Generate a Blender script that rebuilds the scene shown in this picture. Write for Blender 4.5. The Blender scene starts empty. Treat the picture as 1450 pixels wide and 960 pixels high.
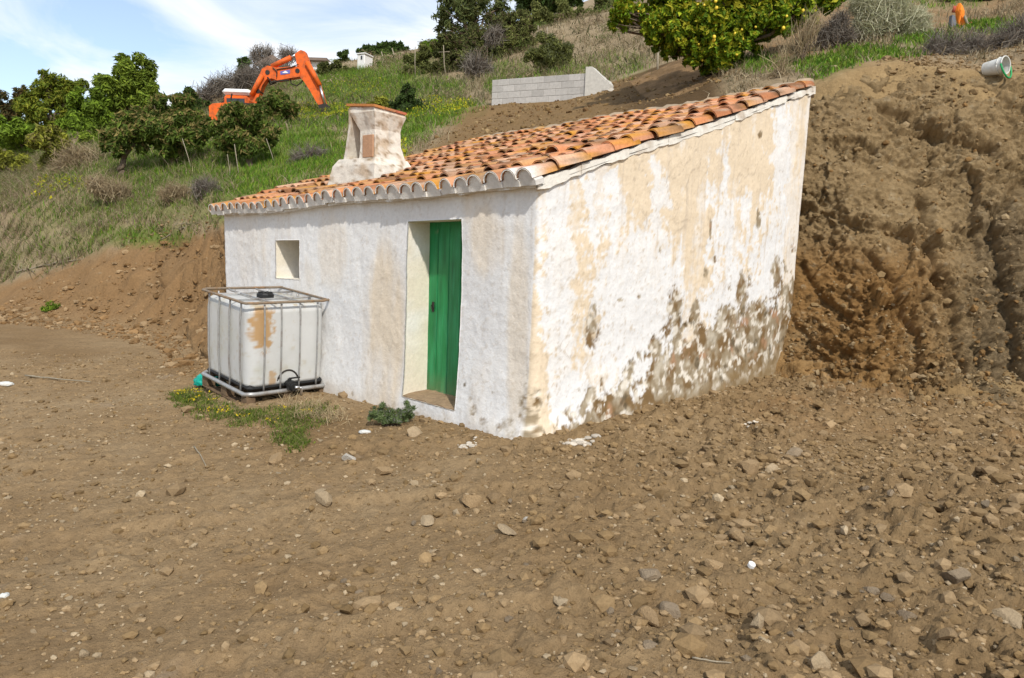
import bpy, bmesh, math, random
import numpy as np
from mathutils import Matrix, Vector

# ------------------------------------------------------------------ camera, sky, sun, exposure
scn = bpy.context.scene
COL = scn.collection
F, CX, CY = 1050.0, 725.0, 480.0                      # focal length and centre in photo pixels (1450 x 960)
PITCH, ROLL = math.radians(8.1), math.radians(2.0)
CAM = np.array([0, 0, 1.75])
FW = np.array([0, math.cos(PITCH), -math.sin(PITCH)])
_up = np.array([0, math.sin(PITCH), math.cos(PITCH)]); _rt = np.array([1.0, 0, 0])
CR_ = _rt*math.cos(ROLL) + _up*math.sin(ROLL)
CU_ = _up*math.cos(ROLL) - _rt*math.sin(ROLL)
cam = bpy.data.cameras.new('camera'); camo = bpy.data.objects.new('camera', cam); COL.objects.link(camo)
cam.sensor_width = 36.0; cam.lens = 36.0*F/1450.0; cam.clip_start = 0.05; cam.clip_end = 3000
M = Matrix.Identity(4)
for i in range(3):
    M[i][0] = CR_[i]; M[i][1] = CU_[i]; M[i][2] = -FW[i]; M[i][3] = CAM[i]
camo.matrix_world = M
scn.camera = camo

SUN = np.array([0.34, -1.08, 1.02]); SUN = SUN/np.linalg.norm(SUN)
SUN_EL = math.asin(SUN[2]); SUN_AZ = math.atan2(SUN[0], SUN[1])
w = bpy.data.worlds.new('World'); scn.world = w; w.use_nodes = True
nt = w.node_tree; nt.nodes.clear()
def wn(t, **k):
    n = nt.nodes.new(t)
    for a, b in k.items(): setattr(n, a, b)
    return n
out = wn('ShaderNodeOutputWorld'); bg = wn('ShaderNodeBackground'); bg2 = wn('ShaderNodeBackground')
sky = wn('ShaderNodeTexSky', sky_type='NISHITA', sun_disc=False, sun_elevation=SUN_EL, sun_rotation=SUN_AZ,
         air_density=1.0, dust_density=0.6, ozone_density=1.4, altitude=300)
bg.inputs['Strength'].default_value = 0.15
bg2.inputs['Color'].default_value = (0.93, 0.96, 1.0, 1); bg2.inputs['Strength'].default_value = 1.06
tc = wn('ShaderNodeTexCoord'); mp = wn('ShaderNodeMapping'); mp.inputs['Scale'].default_value = (1.6, 1.6, 5.0)
mp.inputs['Rotation'].default_value = (0.0, 0.35, 0.3)
mp.inputs['Location'].default_value = (0.42, 0.1, 0.25)
n1 = wn('ShaderNodeTexNoise'); n1.inputs['Scale'].default_value = 1.5; n1.inputs['Detail'].default_value = 9; n1.inputs['Roughness'].default_value = 0.56; n1.inputs['Distortion'].default_value = 0.7
rp = wn('ShaderNodeValToRGB'); rp.color_ramp.elements[0].position = 0.43; rp.color_ramp.elements[1].position = 0.60
rp.color_ramp.elements[0].color = (0.16, 0.16, 0.16, 1)
mx = wn('ShaderNodeMixShader')
L = nt.links.new
L(tc.outputs['Generated'], mp.inputs['Vector']); L(mp.outputs[0], n1.inputs['Vector']); L(n1.outputs[0], rp.inputs[0])
L(sky.outputs[0], bg.inputs['Color']); L(rp.outputs[0], mx.inputs[0]); L(bg.outputs[0], mx.inputs[1]); L(bg2.outputs[0], mx.inputs[2]); L(mx.outputs[0], out.inputs[0])

sl = bpy.data.lights.new('sun', 'SUN'); sl.energy = 3.2; sl.angle = math.radians(1.5); sl.color = (1.0, 0.955, 0.88)
so = bpy.data.objects.new('sun', sl); COL.objects.link(so)
so.rotation_euler = Vector(SUN).to_track_quat('Z', 'Y').to_euler(); so.location = (5, -10, 20)

vs = scn.view_settings
vs.view_transform = 'Standard'; vs.look = 'None'; vs.gamma = 1.0; vs.use_curve_mapping = False; vs.exposure = 0.15
scn.cycles.max_bounces = 6; scn.cycles.diffuse_bounces = 3; scn.cycles.transparent_max_bounces = 6

# ------------------------------------------------------------------ helpers
rng = np.random.default_rng(7); random.seed(7)
def ray(px, py): return FW + CR_*((px-CX)/F) - CU_*((py-CY)/F)
def PY(px, py, Y):
    d = ray(px, py); return CAM + d*(Y/d[1])
def onplane(px, py, Q, n):
    d = ray(px, py); return CAM + d*(np.dot(Q-CAM, n)/np.dot(d, n))
def proj(P):
    d = np.asarray(P, float)-CAM; z = np.maximum(d@FW, 0.05)
    return CX+F*(d@CR_)/z, CY-F*(d@CU_)/z
def nrm(v): v = np.asarray(v, float); return v/np.linalg.norm(v)
def sstep(a, b, x):
    t = np.clip((x-a)/(b-a), 0, 1); return t*t*(3-2*t)

_perm = np.random.default_rng(3).permutation(4096)
_grad = np.random.default_rng(4).normal(size=(4096, 3)); _grad /= np.linalg.norm(_grad, axis=1)[:, None]
def perlin(P):
    P = np.asarray(P, float); i = np.floor(P).astype(np.int64); f = P-i
    u = f*f*f*(f*(f*6-15)+10); r = 0
    for dx in (0, 1):
        for dy in (0, 1):
            for dz in (0, 1):
                h = _perm[(_perm[(_perm[(i[..., 0]+dx) & 4095] + i[..., 1]+dy) & 4095] + i[..., 2]+dz) & 4095]
                g = _grad[h]
                dt = g[..., 0]*(f[..., 0]-dx)+g[..., 1]*(f[..., 1]-dy)+g[..., 2]*(f[..., 2]-dz)
                wx = u[..., 0] if dx else 1-u[..., 0]; wy = u[..., 1] if dy else 1-u[..., 1]; wz = u[..., 2] if dz else 1-u[..., 2]
                r = r+dt*wx*wy*wz
    return r*1.5
def fbm(P, scale=1.0, octv=4, rough=0.5, off=0.0, ridged=False):
    P = np.asarray(P, float)*scale+off; a = 1.0; s = 0; t = 0
    for _ in range(octv):
        n = perlin(P)
        if ridged: n = 1-2*np.abs(n)
        s = s+a*n; t += a; a *= rough; P = P*2.03+17.3
    return s/t

_cr = np.random.default_rng(9).random((4096, 4))
def clods(P, scale, keep=0.6, off=0.0):
    """rounded lumps of uneven size: cellular noise with a random height per cell"""
    P = np.asarray(P, float)*scale+off; i0 = np.floor(P).astype(np.int64); best = np.zeros(P.shape[:-1])
    for dx in (-1, 0, 1):
        for dy in (-1, 0, 1):
            for dz in (-1, 0, 1):
                c = i0+np.array([dx, dy, dz]); h = _perm[(_perm[(_perm[c[..., 0] & 4095]+c[..., 1]) & 4095]+c[..., 2]) & 4095]
                q = _cr[h]; e = P-(c+q[..., :3]*0.9); r2 = (e*e).sum(-1); R = 0.25+0.5*q[..., 3]
                on = _cr[(h+777) & 4095][..., 0] < keep
                best = np.maximum(best, np.where(on, R*np.sqrt(np.maximum(0, 1-r2/(R*R))), 0))
    return best/scale
def facets(P, scale, off=0.0, tilt=0.8):
    """angular broken blocks: every cell is a tilted flat face with its own height"""
    P = np.asarray(P, float)*scale+off; i0 = np.floor(P).astype(np.int64); best = np.full(P.shape[:-1], 9.0); res = np.zeros(P.shape[:-1])
    for dx in (-1, 0, 1):
        for dy in (-1, 0, 1):
            for dz in (-1, 0, 1):
                c = i0+np.array([dx, dy, dz]); h = _perm[(_perm[(_perm[c[..., 0] & 4095]+c[..., 1]) & 4095]+c[..., 2]) & 4095]
                q = _cr[h]; e = P-(c+q[..., :3]*0.95); r2 = (e*e).sum(-1); m = r2 < best
                v = (q[..., 3]-0.5)+(e*_grad[h]).sum(-1)*tilt; best = np.where(m, r2, best); res = np.where(m, v, res)
    return res/scale
ORG = {}
def mesh(name, V, Fc, mat=None, col=None, smooth=False):
    """V (n,3); Fc an int array (m,k) or a list of such arrays; col (n,3) point colours"""
    V = np.asarray(V, np.float32)
    if not isinstance(Fc, list): Fc = [Fc]
    Fc = [np.asarray(f, np.int32) for f in Fc if len(f)]
    me = bpy.data.meshes.new(name)
    me.vertices.add(len(V)); me.vertices.foreach_set('co', V.ravel())
    loops = np.concatenate([f.ravel() for f in Fc]); sizes = np.concatenate([np.full(len(f), f.shape[1], np.int32) for f in Fc])
    me.loops.add(len(loops)); me.loops.foreach_set('vertex_index', loops)
    st = np.concatenate([[0], np.cumsum(sizes)[:-1]]).astype(np.int32)
    me.polygons.add(len(sizes)); me.polygons.foreach_set('loop_start', st)
    me.polygons.foreach_set('use_smooth', np.full(len(sizes), smooth))
    if col is not None:
        a = me.attributes.new('Col', 'FLOAT_COLOR', 'POINT')
        c = np.ones((len(V), 4), np.float32); c[:, :3] = col; a.data.foreach_set('color', c.ravel())
    if mat: me.materials.append(mat)
    me.update(calc_edges=True); me.validate()
    return me
def obj(name, V, Fc, mat, parent=None, origin=None, col=None, smooth=False):
    """V in world coordinates; a child keeps its thing's origin"""
    V = np.asarray(V, float)
    o_ = ORG[parent.name] if parent else (np.asarray(origin, float) if origin is not None else np.array([V[:, 0].mean(), V[:, 1].mean(), V[:, 2].min()]))
    o = bpy.data.objects.new(name, mesh(name, V-o_, Fc, mat, col, smooth)); COL.objects.link(o)
    if parent: o.parent = parent
    else: o.location = o_
    ORG[o.name] = o_
    return o
def empty(name, loc):
    o = bpy.data.objects.new(name, None); COL.objects.link(o); o.location = loc; o.empty_display_size = 0.2; ORG[o.name] = np.asarray(loc, float); return o
def tag(o, label=None, cat=None, group=None, kind=None):
    if label: o['label'] = label
    if cat: o['category'] = cat
    if group: o['group'] = group
    if kind: o['kind'] = kind
    return o

class MB:
    """collects shapes into one mesh"""
    def __init__(s): s.V = []; s.Q = []; s.T = []; s.C = []; s.n = 0
    def add(s, V, Q=None, T=None, col=None):
        V = np.asarray(V, float)
        if Q is not None and len(Q): s.Q.append(np.asarray(Q)+s.n)
        if T is not None and len(T): s.T.append(np.asarray(T)+s.n)
        s.V.append(V); s.C.append(np.broadcast_to(np.asarray(col if col is not None else (1, 1, 1), float), (len(V), 3))); s.n += len(V)
    def box(s, o, ax, ay, az, col=None, bev=0.0):
        """corner o and three edge vectors, edges chamfered by bev"""
        o, ax, ay, az = [np.asarray(q, float) for q in (o, ax, ay, az)]
        c = o+(ax+ay+az)/2; h = [np.linalg.norm(q)/2 for q in (ax, ay, az)]; u = [q/np.linalg.norm(q) for q in (ax, ay, az)]
        if bev <= 0:
            V = [c+sx*h[0]*u[0]+sy*h[1]*u[1]+sz*h[2]*u[2] for sx in (-1, 1) for sy in (-1, 1) for sz in (-1, 1)]
            s.add(V, [(0, 1, 3, 2), (4, 6, 7, 5), (0, 4, 5, 1), (2, 3, 7, 6), (0, 2, 6, 4), (1, 5, 7, 3)], col=col); return
        b = min(bev, min(h)*0.9); V = []; idx = {}
        for sx in (-1, 1):
            for sy in (-1, 1):
                for sz in (-1, 1):
                    for k in range(3):
                        q = [sx*h[0], sy*h[1], sz*h[2]]
                        for j in range(3):
                            if j != k: q[j] -= np.sign(q[j])*b
                        idx[(sx, sy, sz, k)] = len(V); V.append(c+q[0]*u[0]+q[1]*u[1]+q[2]*u[2])
        Q = []; T = []
        sg = [(-1, -1), (1, -1), (1, 1), (-1, 1)]
        for k in range(3):
            for e in (-1, 1):
                f = []
                for p in sg:
                    q = list(p); q.insert(k, e); f.append(idx[(*q, k)])
                Q.append(f if e*(1 if k != 1 else -1) > 0 else f[::-1])
        for k in range(3):
            i, j = [m for m in range(3) if m != k]
            for si in (-1, 1):
                for sj in (-1, 1):
                    a = [0, 0, 0]; a[i] = si; a[j] = sj; a[k] = -1; d = list(a); d[k] = 1
                    Q.append([idx[(*a, i)], idx[(*d, i)], idx[(*d, j)], idx[(*a, j)]])
        for sx in (-1, 1):
            for sy in (-1, 1):
                for sz in (-1, 1): T.append([idx[(sx, sy, sz, k)] for k in range(3)])
        s.add(V, Q, T, col)
    def tube(s, pts, r, n=8, col=None, caps=True):
        pts = np.asarray(pts, float); m = len(pts); r = np.broadcast_to(np.asarray(r, float), (m,))
        V = []; prev = None
        for i in range(m):
            t = nrm(pts[min(i+1, m-1)]-pts[max(i-1, 0)])
            a = np.cross(t, (0, 0, 1) if abs(t[2]) < 0.9 else (1, 0, 0)) if prev is None else prev-t*np.dot(prev, t)
            a = nrm(a); b = np.cross(t, a); prev = a
            for k in range(n):
                th = 2*math.pi*k/n; V.append(pts[i]+r[i]*(math.cos(th)*a+math.sin(th)*b))
        Q = [(i*n+k, i*n+(k+1) % n, (i+1)*n+(k+1) % n, (i+1)*n+k) for i in range(m-1) for k in range(n)]
        T = []
        if caps:
            V += [pts[0], pts[-1]]
            T = [(m*n, (k+1) % n, k) for k in range(n)]+[(m*n+1, (m-1)*n+k, (m-1)*n+(k+1) % n) for k in range(n)]
        s.add(V, Q, T, col)
    def prism(s, poly, ext, col=None):
        """poly (k,3) convex-ish outline, extruded by vector ext"""
        P = np.asarray(poly, float); k = len(P); c = P.mean(0)
        V = np.vstack([P, P+ext, [c], [c+ext]])
        Q = [(i, (i+1) % k, k+(i+1) % k, k+i) for i in range(k)]
        T = [(2*k, (i+1) % k, i) for i in range(k)]+[(2*k+1, k+i, k+(i+1) % k) for i in range(k)]
        s.add(V, Q, T, col)
    def build(s, name, mat, parent=None, origin=None, smooth=False, tagcol=True):
        Fc = ([np.vstack(s.Q)] if s.Q else [])+([np.vstack(s.T)] if s.T else [])
        return obj(name, np.vstack(s.V), Fc, mat, parent, origin, np.vstack(s.C) if tagcol else None, smooth)

def material(name, base=(0.5, 0.5, 0.5), rough=0.85, vcol=False, var=0.25, vscale=8.0, bump=0.0, bscale=40.0, bump2=0.0, bscale2=8.0, metal=0.0, rand=0.0, transl=0.0, spec=0.3, dirt=None, dscale=3.0, damt=0.5, detail=6.0, stretch=None):
    m = bpy.data.materials.new(name); m.use_nodes = True; t = m.node_tree; N = t.nodes; N.clear(); K = t.links.new
    o = N.new('ShaderNodeOutputMaterial'); b = N.new('ShaderNodeBsdfPrincipled'); K(b.outputs[0], o.inputs[0])
    b.inputs['Roughness'].default_value = rough; b.inputs['Metallic'].default_value = metal; b.inputs['Specular IOR Level'].default_value = spec
    tc0 = N.new('ShaderNodeTexCoord')
    if stretch is None: tc = tc0
    else:
        mp_ = N.new('ShaderNodeMapping'); mp_.inputs['Scale'].default_value = stretch; K(tc0.outputs['Object'], mp_.inputs['Vector'])
        class _O: outputs = {'Object': mp_.outputs[0]}
        tc = _O
    if vcol:
        a = N.new('ShaderNodeAttribute'); a.attribute_name = 'Col'; c = a.outputs['Color']
    else:
        a = N.new('ShaderNodeRGB'); a.outputs[0].default_value = (*base, 1); c = a.outputs[0]
    if dirt is not None:
        nz = N.new('ShaderNodeTexNoise'); nz.inputs['Scale'].default_value = dscale; nz.inputs['Detail'].default_value = 8; nz.inputs['Roughness'].default_value = 0.65
        K(tc.outputs['Object'], nz.inputs['Vector'])
        rp = N.new('ShaderNodeMapRange'); rp.inputs['From Min'].default_value = 0.48; rp.inputs['From Max'].default_value = 0.66; rp.inputs['To Max'].default_value = damt
        K(nz.outputs[0], rp.inputs[0])
        mx = N.new('ShaderNodeMix'); mx.data_type = 'RGBA'; K(rp.outputs[0], mx.inputs[0]); K(c, mx.inputs[6]); mx.inputs[7].default_value = (*dirt, 1); c = mx.outputs[2]
    if var > 0:
        nz = N.new('ShaderNodeTexNoise'); nz.inputs['Scale'].default_value = vscale; nz.inputs['Detail'].default_value = detail; nz.inputs['Roughness'].default_value = 0.7
        K(tc.outputs['Object'], nz.inputs['Vector'])
        rp = N.new('ShaderNodeMapRange'); rp.inputs['From Min'].default_value = 0.25; rp.inputs['From Max'].default_value = 0.75
        rp.inputs['To Min'].default_value = 1-var; rp.inputs['To Max'].default_value = 1+var; K(nz.outputs[0], rp.inputs[0])
        mx = N.new('ShaderNodeMix'); mx.data_type = 'RGBA'; mx.blend_type = 'MULTIPLY'; mx.inputs[0].default_value = 1; K(c, mx.inputs[6]); K(rp.outputs[0], mx.inputs[7]); c = mx.outputs[2]
    if rand > 0:
        oi = N.new('ShaderNodeObjectInfo'); rp = N.new('ShaderNodeMapRange'); rp.inputs['To Min'].default_value = 1-rand; rp.inputs['To Max'].default_value = 1+rand; K(oi.outputs['Random'], rp.inputs[0])
        mx = N.new('ShaderNodeMix'); mx.data_type = 'RGBA'; mx.blend_type = 'MULTIPLY'; mx.inputs[0].default_value = 1; K(c, mx.inputs[6]); K(rp.outputs[0], mx.inputs[7]); c = mx.outputs[2]
    K(c, b.inputs['Base Color'])
    if bump > 0:
        nz = N.new('ShaderNodeTexNoise'); nz.inputs['Scale'].default_value = bscale; nz.inputs['Detail'].default_value = 8; nz.inputs['Roughness'].default_value = 0.65
        K(tc.outputs['Object'], nz.inputs['Vector'])
        bp = N.new('ShaderNodeBump'); bp.inputs['Strength'].default_value = 1.0; bp.inputs['Distance'].default_value = bump; K(nz.outputs[0], bp.inputs['Height']); last = bp
        if bump2 > 0:
            nz = N.new('ShaderNodeTexNoise'); nz.inputs['Scale'].default_value = bscale2; nz.inputs['Detail'].default_value = 6; nz.inputs['Roughness'].default_value = 0.6
            K(tc.outputs['Object'], nz.inputs['Vector'])
            b2 = N.new('ShaderNodeBump'); b2.inputs['Distance'].default_value = bump2; K(nz.outputs[0], b2.inputs['Height']); K(bp.outputs[0], b2.inputs['Normal']); last = b2
        K(last.outputs[0], b.inputs['Normal'])
    if transl > 0:
        tr = N.new('ShaderNodeBsdfTranslucent'); K(c, tr.inputs['Color']); ms = N.new('ShaderNodeMixShader'); ms.inputs[0].default_value = transl
        K(b.outputs[0], ms.inputs[1]); K(tr.outputs[0], ms.inputs[2]); K(ms.outputs[0], o.inputs[0])
    return m

MT = {}
MT['ground'] = material('soil', vcol=True, var=0.26, vscale=22, bump=0.014, bscale=75, bump2=0.018, bscale2=22, rough=0.95, spec=0.1, detail=10)
MT['clod'] = material('soil_clod', vcol=True, var=0.25, vscale=60, bump=0.004, bscale=120, rough=0.95, spec=0.1)
MT['rock'] = material('tan_rock', base=(0.30, 0.205, 0.11), var=0.3, vscale=9, bump=0.012, bscale=9, rough=0.9, spec=0.15, rand=0.25)
MT['pale_rock'] = material('pale_rock', base=(0.38, 0.285, 0.175), var=0.22, vscale=8, bump=0.012, bscale=8, rough=0.9, spec=0.15, rand=0.12)
MT['grey_rock'] = material('grey_rock', base=(0.27, 0.205, 0.135), var=0.22, vscale=8, bump=0.012, bscale=8, rough=0.9, spec=0.15, rand=0.12)
MT['white_rock'] = material('white_lime', base=(0.50, 0.455, 0.385), var=0.3, vscale=9, bump=0.012, bscale=10, rough=0.9, spec=0.15)
MT['plaster'] = material('limewashed_plaster', vcol=True, var=0.10, vscale=26, bump=0.004, bscale=45, bump2=0.008, bscale2=9, rough=0.92, spec=0.15, detail=9)
MT['tile'] = material('clay_tile', vcol=True, var=0.30, vscale=34, bump=0.003, bscale=90, rough=0.9, spec=0.15, detail=9)
MT['mortar'] = material('lime_mortar', vcol=True, var=0.16, vscale=20, bump=0.006, bscale=40, rough=0.93, spec=0.1)
MT['leaf'] = material('foliage', vcol=True, var=0.0, rough=0.65, spec=0.15, transl=0.30)
MT['grass'] = material('grass_blades', vcol=True, var=0.0, rough=0.75, spec=0.15, transl=0.25)
MT['bark'] = material('bark', base=(0.16, 0.12, 0.085), var=0.35, vscale=14, bump=0.02, bscale=18, rough=0.95, spec=0.1)
MT['pale_wood'] = material('weathered_wood', base=(0.30, 0.255, 0.185), var=0.3, vscale=16, bump=0.003, bscale=60, rough=0.9, spec=0.1)
MT['dark_wood'] = material('pallet_wood', base=(0.17, 0.115, 0.07), var=0.35, vscale=18, bump=0.004, bscale=50, rough=0.95, spec=0.1)
MT['door'] = material('green_door_paint', vcol=True, var=0.28, vscale=10, bump=0.002, bscale=60, rough=0.5, spec=0.4, dirt=(0.03, 0.30, 0.12), dscale=9, damt=0.55, stretch=(2.2, 2.2, 0.22))
MT['steel'] = material('galvanised_steel', base=(0.42, 0.42, 0.41), var=0.2, vscale=25, rough=0.5, metal=0.6, dirt=(0.20, 0.12, 0.06), dscale=6, damt=0.55)
MT['rail'] = material('rusted_rail', base=(0.27, 0.21, 0.15), var=0.3, vscale=20, rough=0.65, metal=0.4, dirt=(0.33, 0.17, 0.06), dscale=7, damt=0.8)
MT['tank'] = material('milky_plastic', vcol=True, var=0.06, vscale=7, rough=0.42, spec=0.4, transl=0.12)
MT['black'] = material('black_plastic', base=(0.018, 0.018, 0.018), var=0.3, vscale=30, rough=0.5)
MT['iron'] = material('dark_iron', base=(0.045, 0.038, 0.033), var=0.3, vscale=20, rough=0.6, metal=0.5)
MT['teal'] = material('teal_plastic_film', base=(0.0, 0.33, 0.25), var=0.25, vscale=20, bump=0.01, bscale=30, rough=0.35, spec=0.5)
MT['orange'] = material('orange_paint', base=(0.74, 0.125, 0.014), var=0.22, vscale=5, rough=0.6, spec=0.3, dirt=(0.30, 0.085, 0.03), dscale=3.5, damt=0.75)
MT['orange_cloth'] = material('orange_cloth', base=(0.85, 0.24, 0.025), var=0.18, vscale=8, rough=0.8)
MT['white_paint'] = material('white_paint', base=(0.76, 0.75, 0.72), var=0.1, vscale=3, rough=0.75)
MT['chrome'] = material('steel_rod', base=(0.6, 0.6, 0.6), var=0.1, rough=0.3, metal=0.9)
MT['block'] = material('concrete_block', vcol=True, var=0.16, vscale=14, bump=0.006, bscale=35, rough=0.95, spec=0.1)
MT['glass'] = material('dark_pane', base=(0.03, 0.035, 0.04), var=0.2, vscale=6, rough=0.15, spec=0.5)
MT['roof_far'] = material('weathered_roof', base=(0.20, 0.15, 0.12), var=0.2, vscale=2, rough=0.9)
MT['bucket'] = material('white_bucket_plastic', base=(0.62, 0.62, 0.58), var=0.15, vscale=9, rough=0.5, dirt=(0.35, 0.30, 0.22), dscale=8, damt=0.6)
MT['green_plastic'] = material('green_plastic', base=(0.02, 0.30, 0.09), var=0.15, vscale=9, rough=0.4)
MT['blue_plate'] = material('blue_plate', base=(0.12, 0.14, 0.42), var=0.1, rough=0.5)
MT['lemon'] = material('lemon_skin', base=(0.80, 0.58, 0.05), var=0.12, vscale=30, rough=0.5, spec=0.4, rand=0.12)
MT['sill'] = material('stone_sill', base=(0.30, 0.21, 0.13), var=0.3, vscale=14, bump=0.006, bscale=40, rough=0.95, spec=0.1)
MT['gray_cloth'] = material('grey_cloth', base=(0.17, 0.18, 0.21), var=0.2, vscale=8, rough=0.9)

# ------------------------------------------------------------------ house frame (needed by the ground)
def xy(v): return np.array([v[0], v[1], 0.0])
C0 = xy(PY(763, 380, 6.1)); CL = xy(PY(318, 330, 10.3)); CRt = xy(PY(1149, 130, 9.5))
AX = nrm(CL-C0); LA = np.linalg.norm(CL-C0)           # along the front, corner -> left end
BX = nrm(CRt-C0); LB = np.linalg.norm(CRt-C0)         # along the gable, corner -> back
NF = nrm(np.array([AX[1], -AX[0], 0])); NF = NF if NF[1] < 0 else -NF        # outward, front
NG = nrm(np.array([BX[1], -BX[0], 0])); NG = NG if NG[1] < 0 else -NG        # outward, gable
ZT0 = PY(765, 264, 6.1)[2]; ZTL = PY(318, 304, 10.3)[2]; ZTR = PY(1149, 132, 9.5)[2]
BLc = CL+BX*LB; ZTB = ZTL+(ZTR-ZT0)*0.97
def house_local(x, y):
    dx = x-C0[0]; dy = y-C0[1]; det = AX[0]*BX[1]-AX[1]*BX[0]
    return (dx*BX[1]-dy*BX[0])/det, (-dx*AX[1]+dy*AX[0])/det      # p along front, q along gable

# ------------------------------------------------------------------ terrain
CP = [  # photo pixel and distance of ground points above the cut
 (1160,114,11.1),(1220,90,10.9),(1290,80,10.8),(1405,110,10.5),(1450,108,10.3),(1600,60,10.2),
 (1060,100,12.6),(1120,94,12.8),(1180,86,12.9),(1250,72,12.9),(1350,44,13.3),(1450,30,13.2),(1600,0,13),
 (1060,84,15),(1180,64,15.3),(1300,46,15.3),(1450,24,15.2),(1100,20,17.8),(1250,0,17.8),(1400,-5,17.2),(1600,-60,17.5),
 (1028,98,14.6),(930,98,18),(960,120,15.8),(900,142,15.4),(1000,118,14.4),(1080,124,12.5),
 (880,162,13.4),(800,176,14.0),(720,190,14.8),(600,214,16.2),(640,188,18),(700,154,22.3),(780,146,22.6),(840,128,23),(940,112,20),
 (590,192,21),(560,215,19),(650,157,24),(470,232,17.5),(440,262,15.5),(400,272,15.5),(320,292,15.5),(312,332,13.8),
 (130,357,16),(0,402,18),(60,382,17),(200,302,18.5),(100,292,20.5),(0,322,20.5),(0,277,26),(100,242,25),(200,242,22.5),(350,236,21),(280,232,22),
 (470,178,25),(400,174,28),(300,182,32),(470,168,31.5),(430,170,32),(200,202,32),(60,232,34),(0,242,32),
 (560,167,26.5),(500,152,32),(520,122,38),(620,132,31),(640,106,38),(760,108,29),(780,102,31.5),(860,104,27),(850,62,35),(900,32,39),(740,46,46),
 (560,98,50),(480,112,50),(440,115,55),(450,98,72),(510,96,62),(600,74,62),(850,25,62),(760,40,66),
 (300,152,60),(400,112,64),(350,140,62),(0,205,50),(200,192,60),(200,195,80),(0,222,80),(350,125,85),(500,95,85),(700,48,85),
 (1000,-40,42),(1200,-120,40),(1450,-150,36),(1000,-60,75),(1450,-160,75),(900,15,52),
]
cpw = np.array([PY(*c) for c in CP])
def _tps_k(r2): return np.where(r2 > 0, 0.5*r2*np.log(np.maximum(r2, 1e-9)), 0)
_n = len(cpw); _K = _tps_k(((cpw[:, None, :2]-cpw[None, :, :2])**2).sum(-1))+np.eye(_n)*0.6
_P = np.c_[np.ones(_n), cpw[:, :2]]; _A = np.block([[_K, _P], [_P.T, np.zeros((3, 3))]])
_sol = np.linalg.solve(_A, np.r_[cpw[:, 2], 0, 0, 0])
def T1(x, y):
    x = np.clip(x, -48, 42); y = np.clip(y, 9.5, 88)
    sh = x.shape; Q = np.c_[x.ravel(), y.ravel()]; r = np.empty(len(Q))
    for i in range(0, len(Q), 40000):
        q = Q[i:i+40000]; r[i:i+40000] = _tps_k(((q[:, None, :]-cpw[None, :, :2])**2).sum(-1))@_sol[:_n]+_sol[_n]+q@_sol[_n+1:]
    return r.reshape(sh)
TOEX = [-60, -14, -11.5, -8, -6, -5.0, -4.2, -2.5, -0.6, 0.6, 3.5, 4.3, 5.6, 8, 14, 60]
TOEY = [24, 18.2, 16.6, 15.2, 13.6, 11.6, 10.4, 11.8, 13.4, 12.3, 9.1, 8.25, 8.0, 7.4, 6.2, 4]
WID = [4, 3, 2.6, 2.6, 2.4, 2.3, 2.0, 1.0, 0.6, 0.6, 1.7, 2.3, 2.5, 2.7, 3.0, 4]
def T0(x, y): return np.clip(0.062*np.minimum(0, x-0.1), -0.42, 0)+0.05*sstep(1.5, 4.0, x)*sstep(4, 7.5, y)
def base_h(x, y):
    toe = np.interp(x, TOEX, TOEY); wd = np.interp(x, TOEX, WID)
    wob = fbm(np.stack([x*0.55, y*0.15, 0*x+3.1], -1), 1.0, 3)*sstep(2.5, 5, x)
    q = (y-toe+0.55*wob)/wd
    g = np.clip(q, 0, 1); g = 0.35*sstep(-0.15, 1, q)+0.65*np.clip(g, 0, 1)
    g = np.where(q > 0.85, np.maximum(g, sstep(0.6, 1.0, q)), g)
    t0 = T0(x, y); t1 = np.where(q > -0.2, 0, 0)+T1(x, y)
    z = t0+(t1-t0)*g
    p_, q_ = house_local(x, y)
    inside = (p_ > 0.22) & (p_ < LA-0.22) & (q_ > 0.22) & (q_ < LB-0.2)
    z = np.where(inside, -0.25, z)
    return z, q, inside
def Hz(x, y):
    x = np.atleast_1d(np.asarray(float(x))); y = np.atleast_1d(np.asarray(float(y)))
    return float(base_h(x, y)[0][0])
def graded(a, b, s0, gr, smax):
    r = [a]; s = s0
    while r[-1] < b: r.append(r[-1]+s); s = min(s*gr, smax)
    return np.array(r)
gx = np.concatenate([-graded(6.4, 700, 0.05, 1.045, 90)[::-1], np.arange(-6.37, 8.2, 0.028), graded(8.2, 700, 0.04, 1.06, 90)])
gy = np.concatenate([-graded(-2.2, 500, 0.05, 1.2, 90)[::-1], np.arange(2.22, 4.5, 0.021), np.arange(4.5, 11.6, 0.028), graded(11.6, 800, 0.04, 1.016, 60)])
GX, GY = np.meshgrid(gx, gy)
GZ, GQ, GIN = base_h(GX, GY)
P3 = np.stack([GX, GY, GZ], -1)
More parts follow.
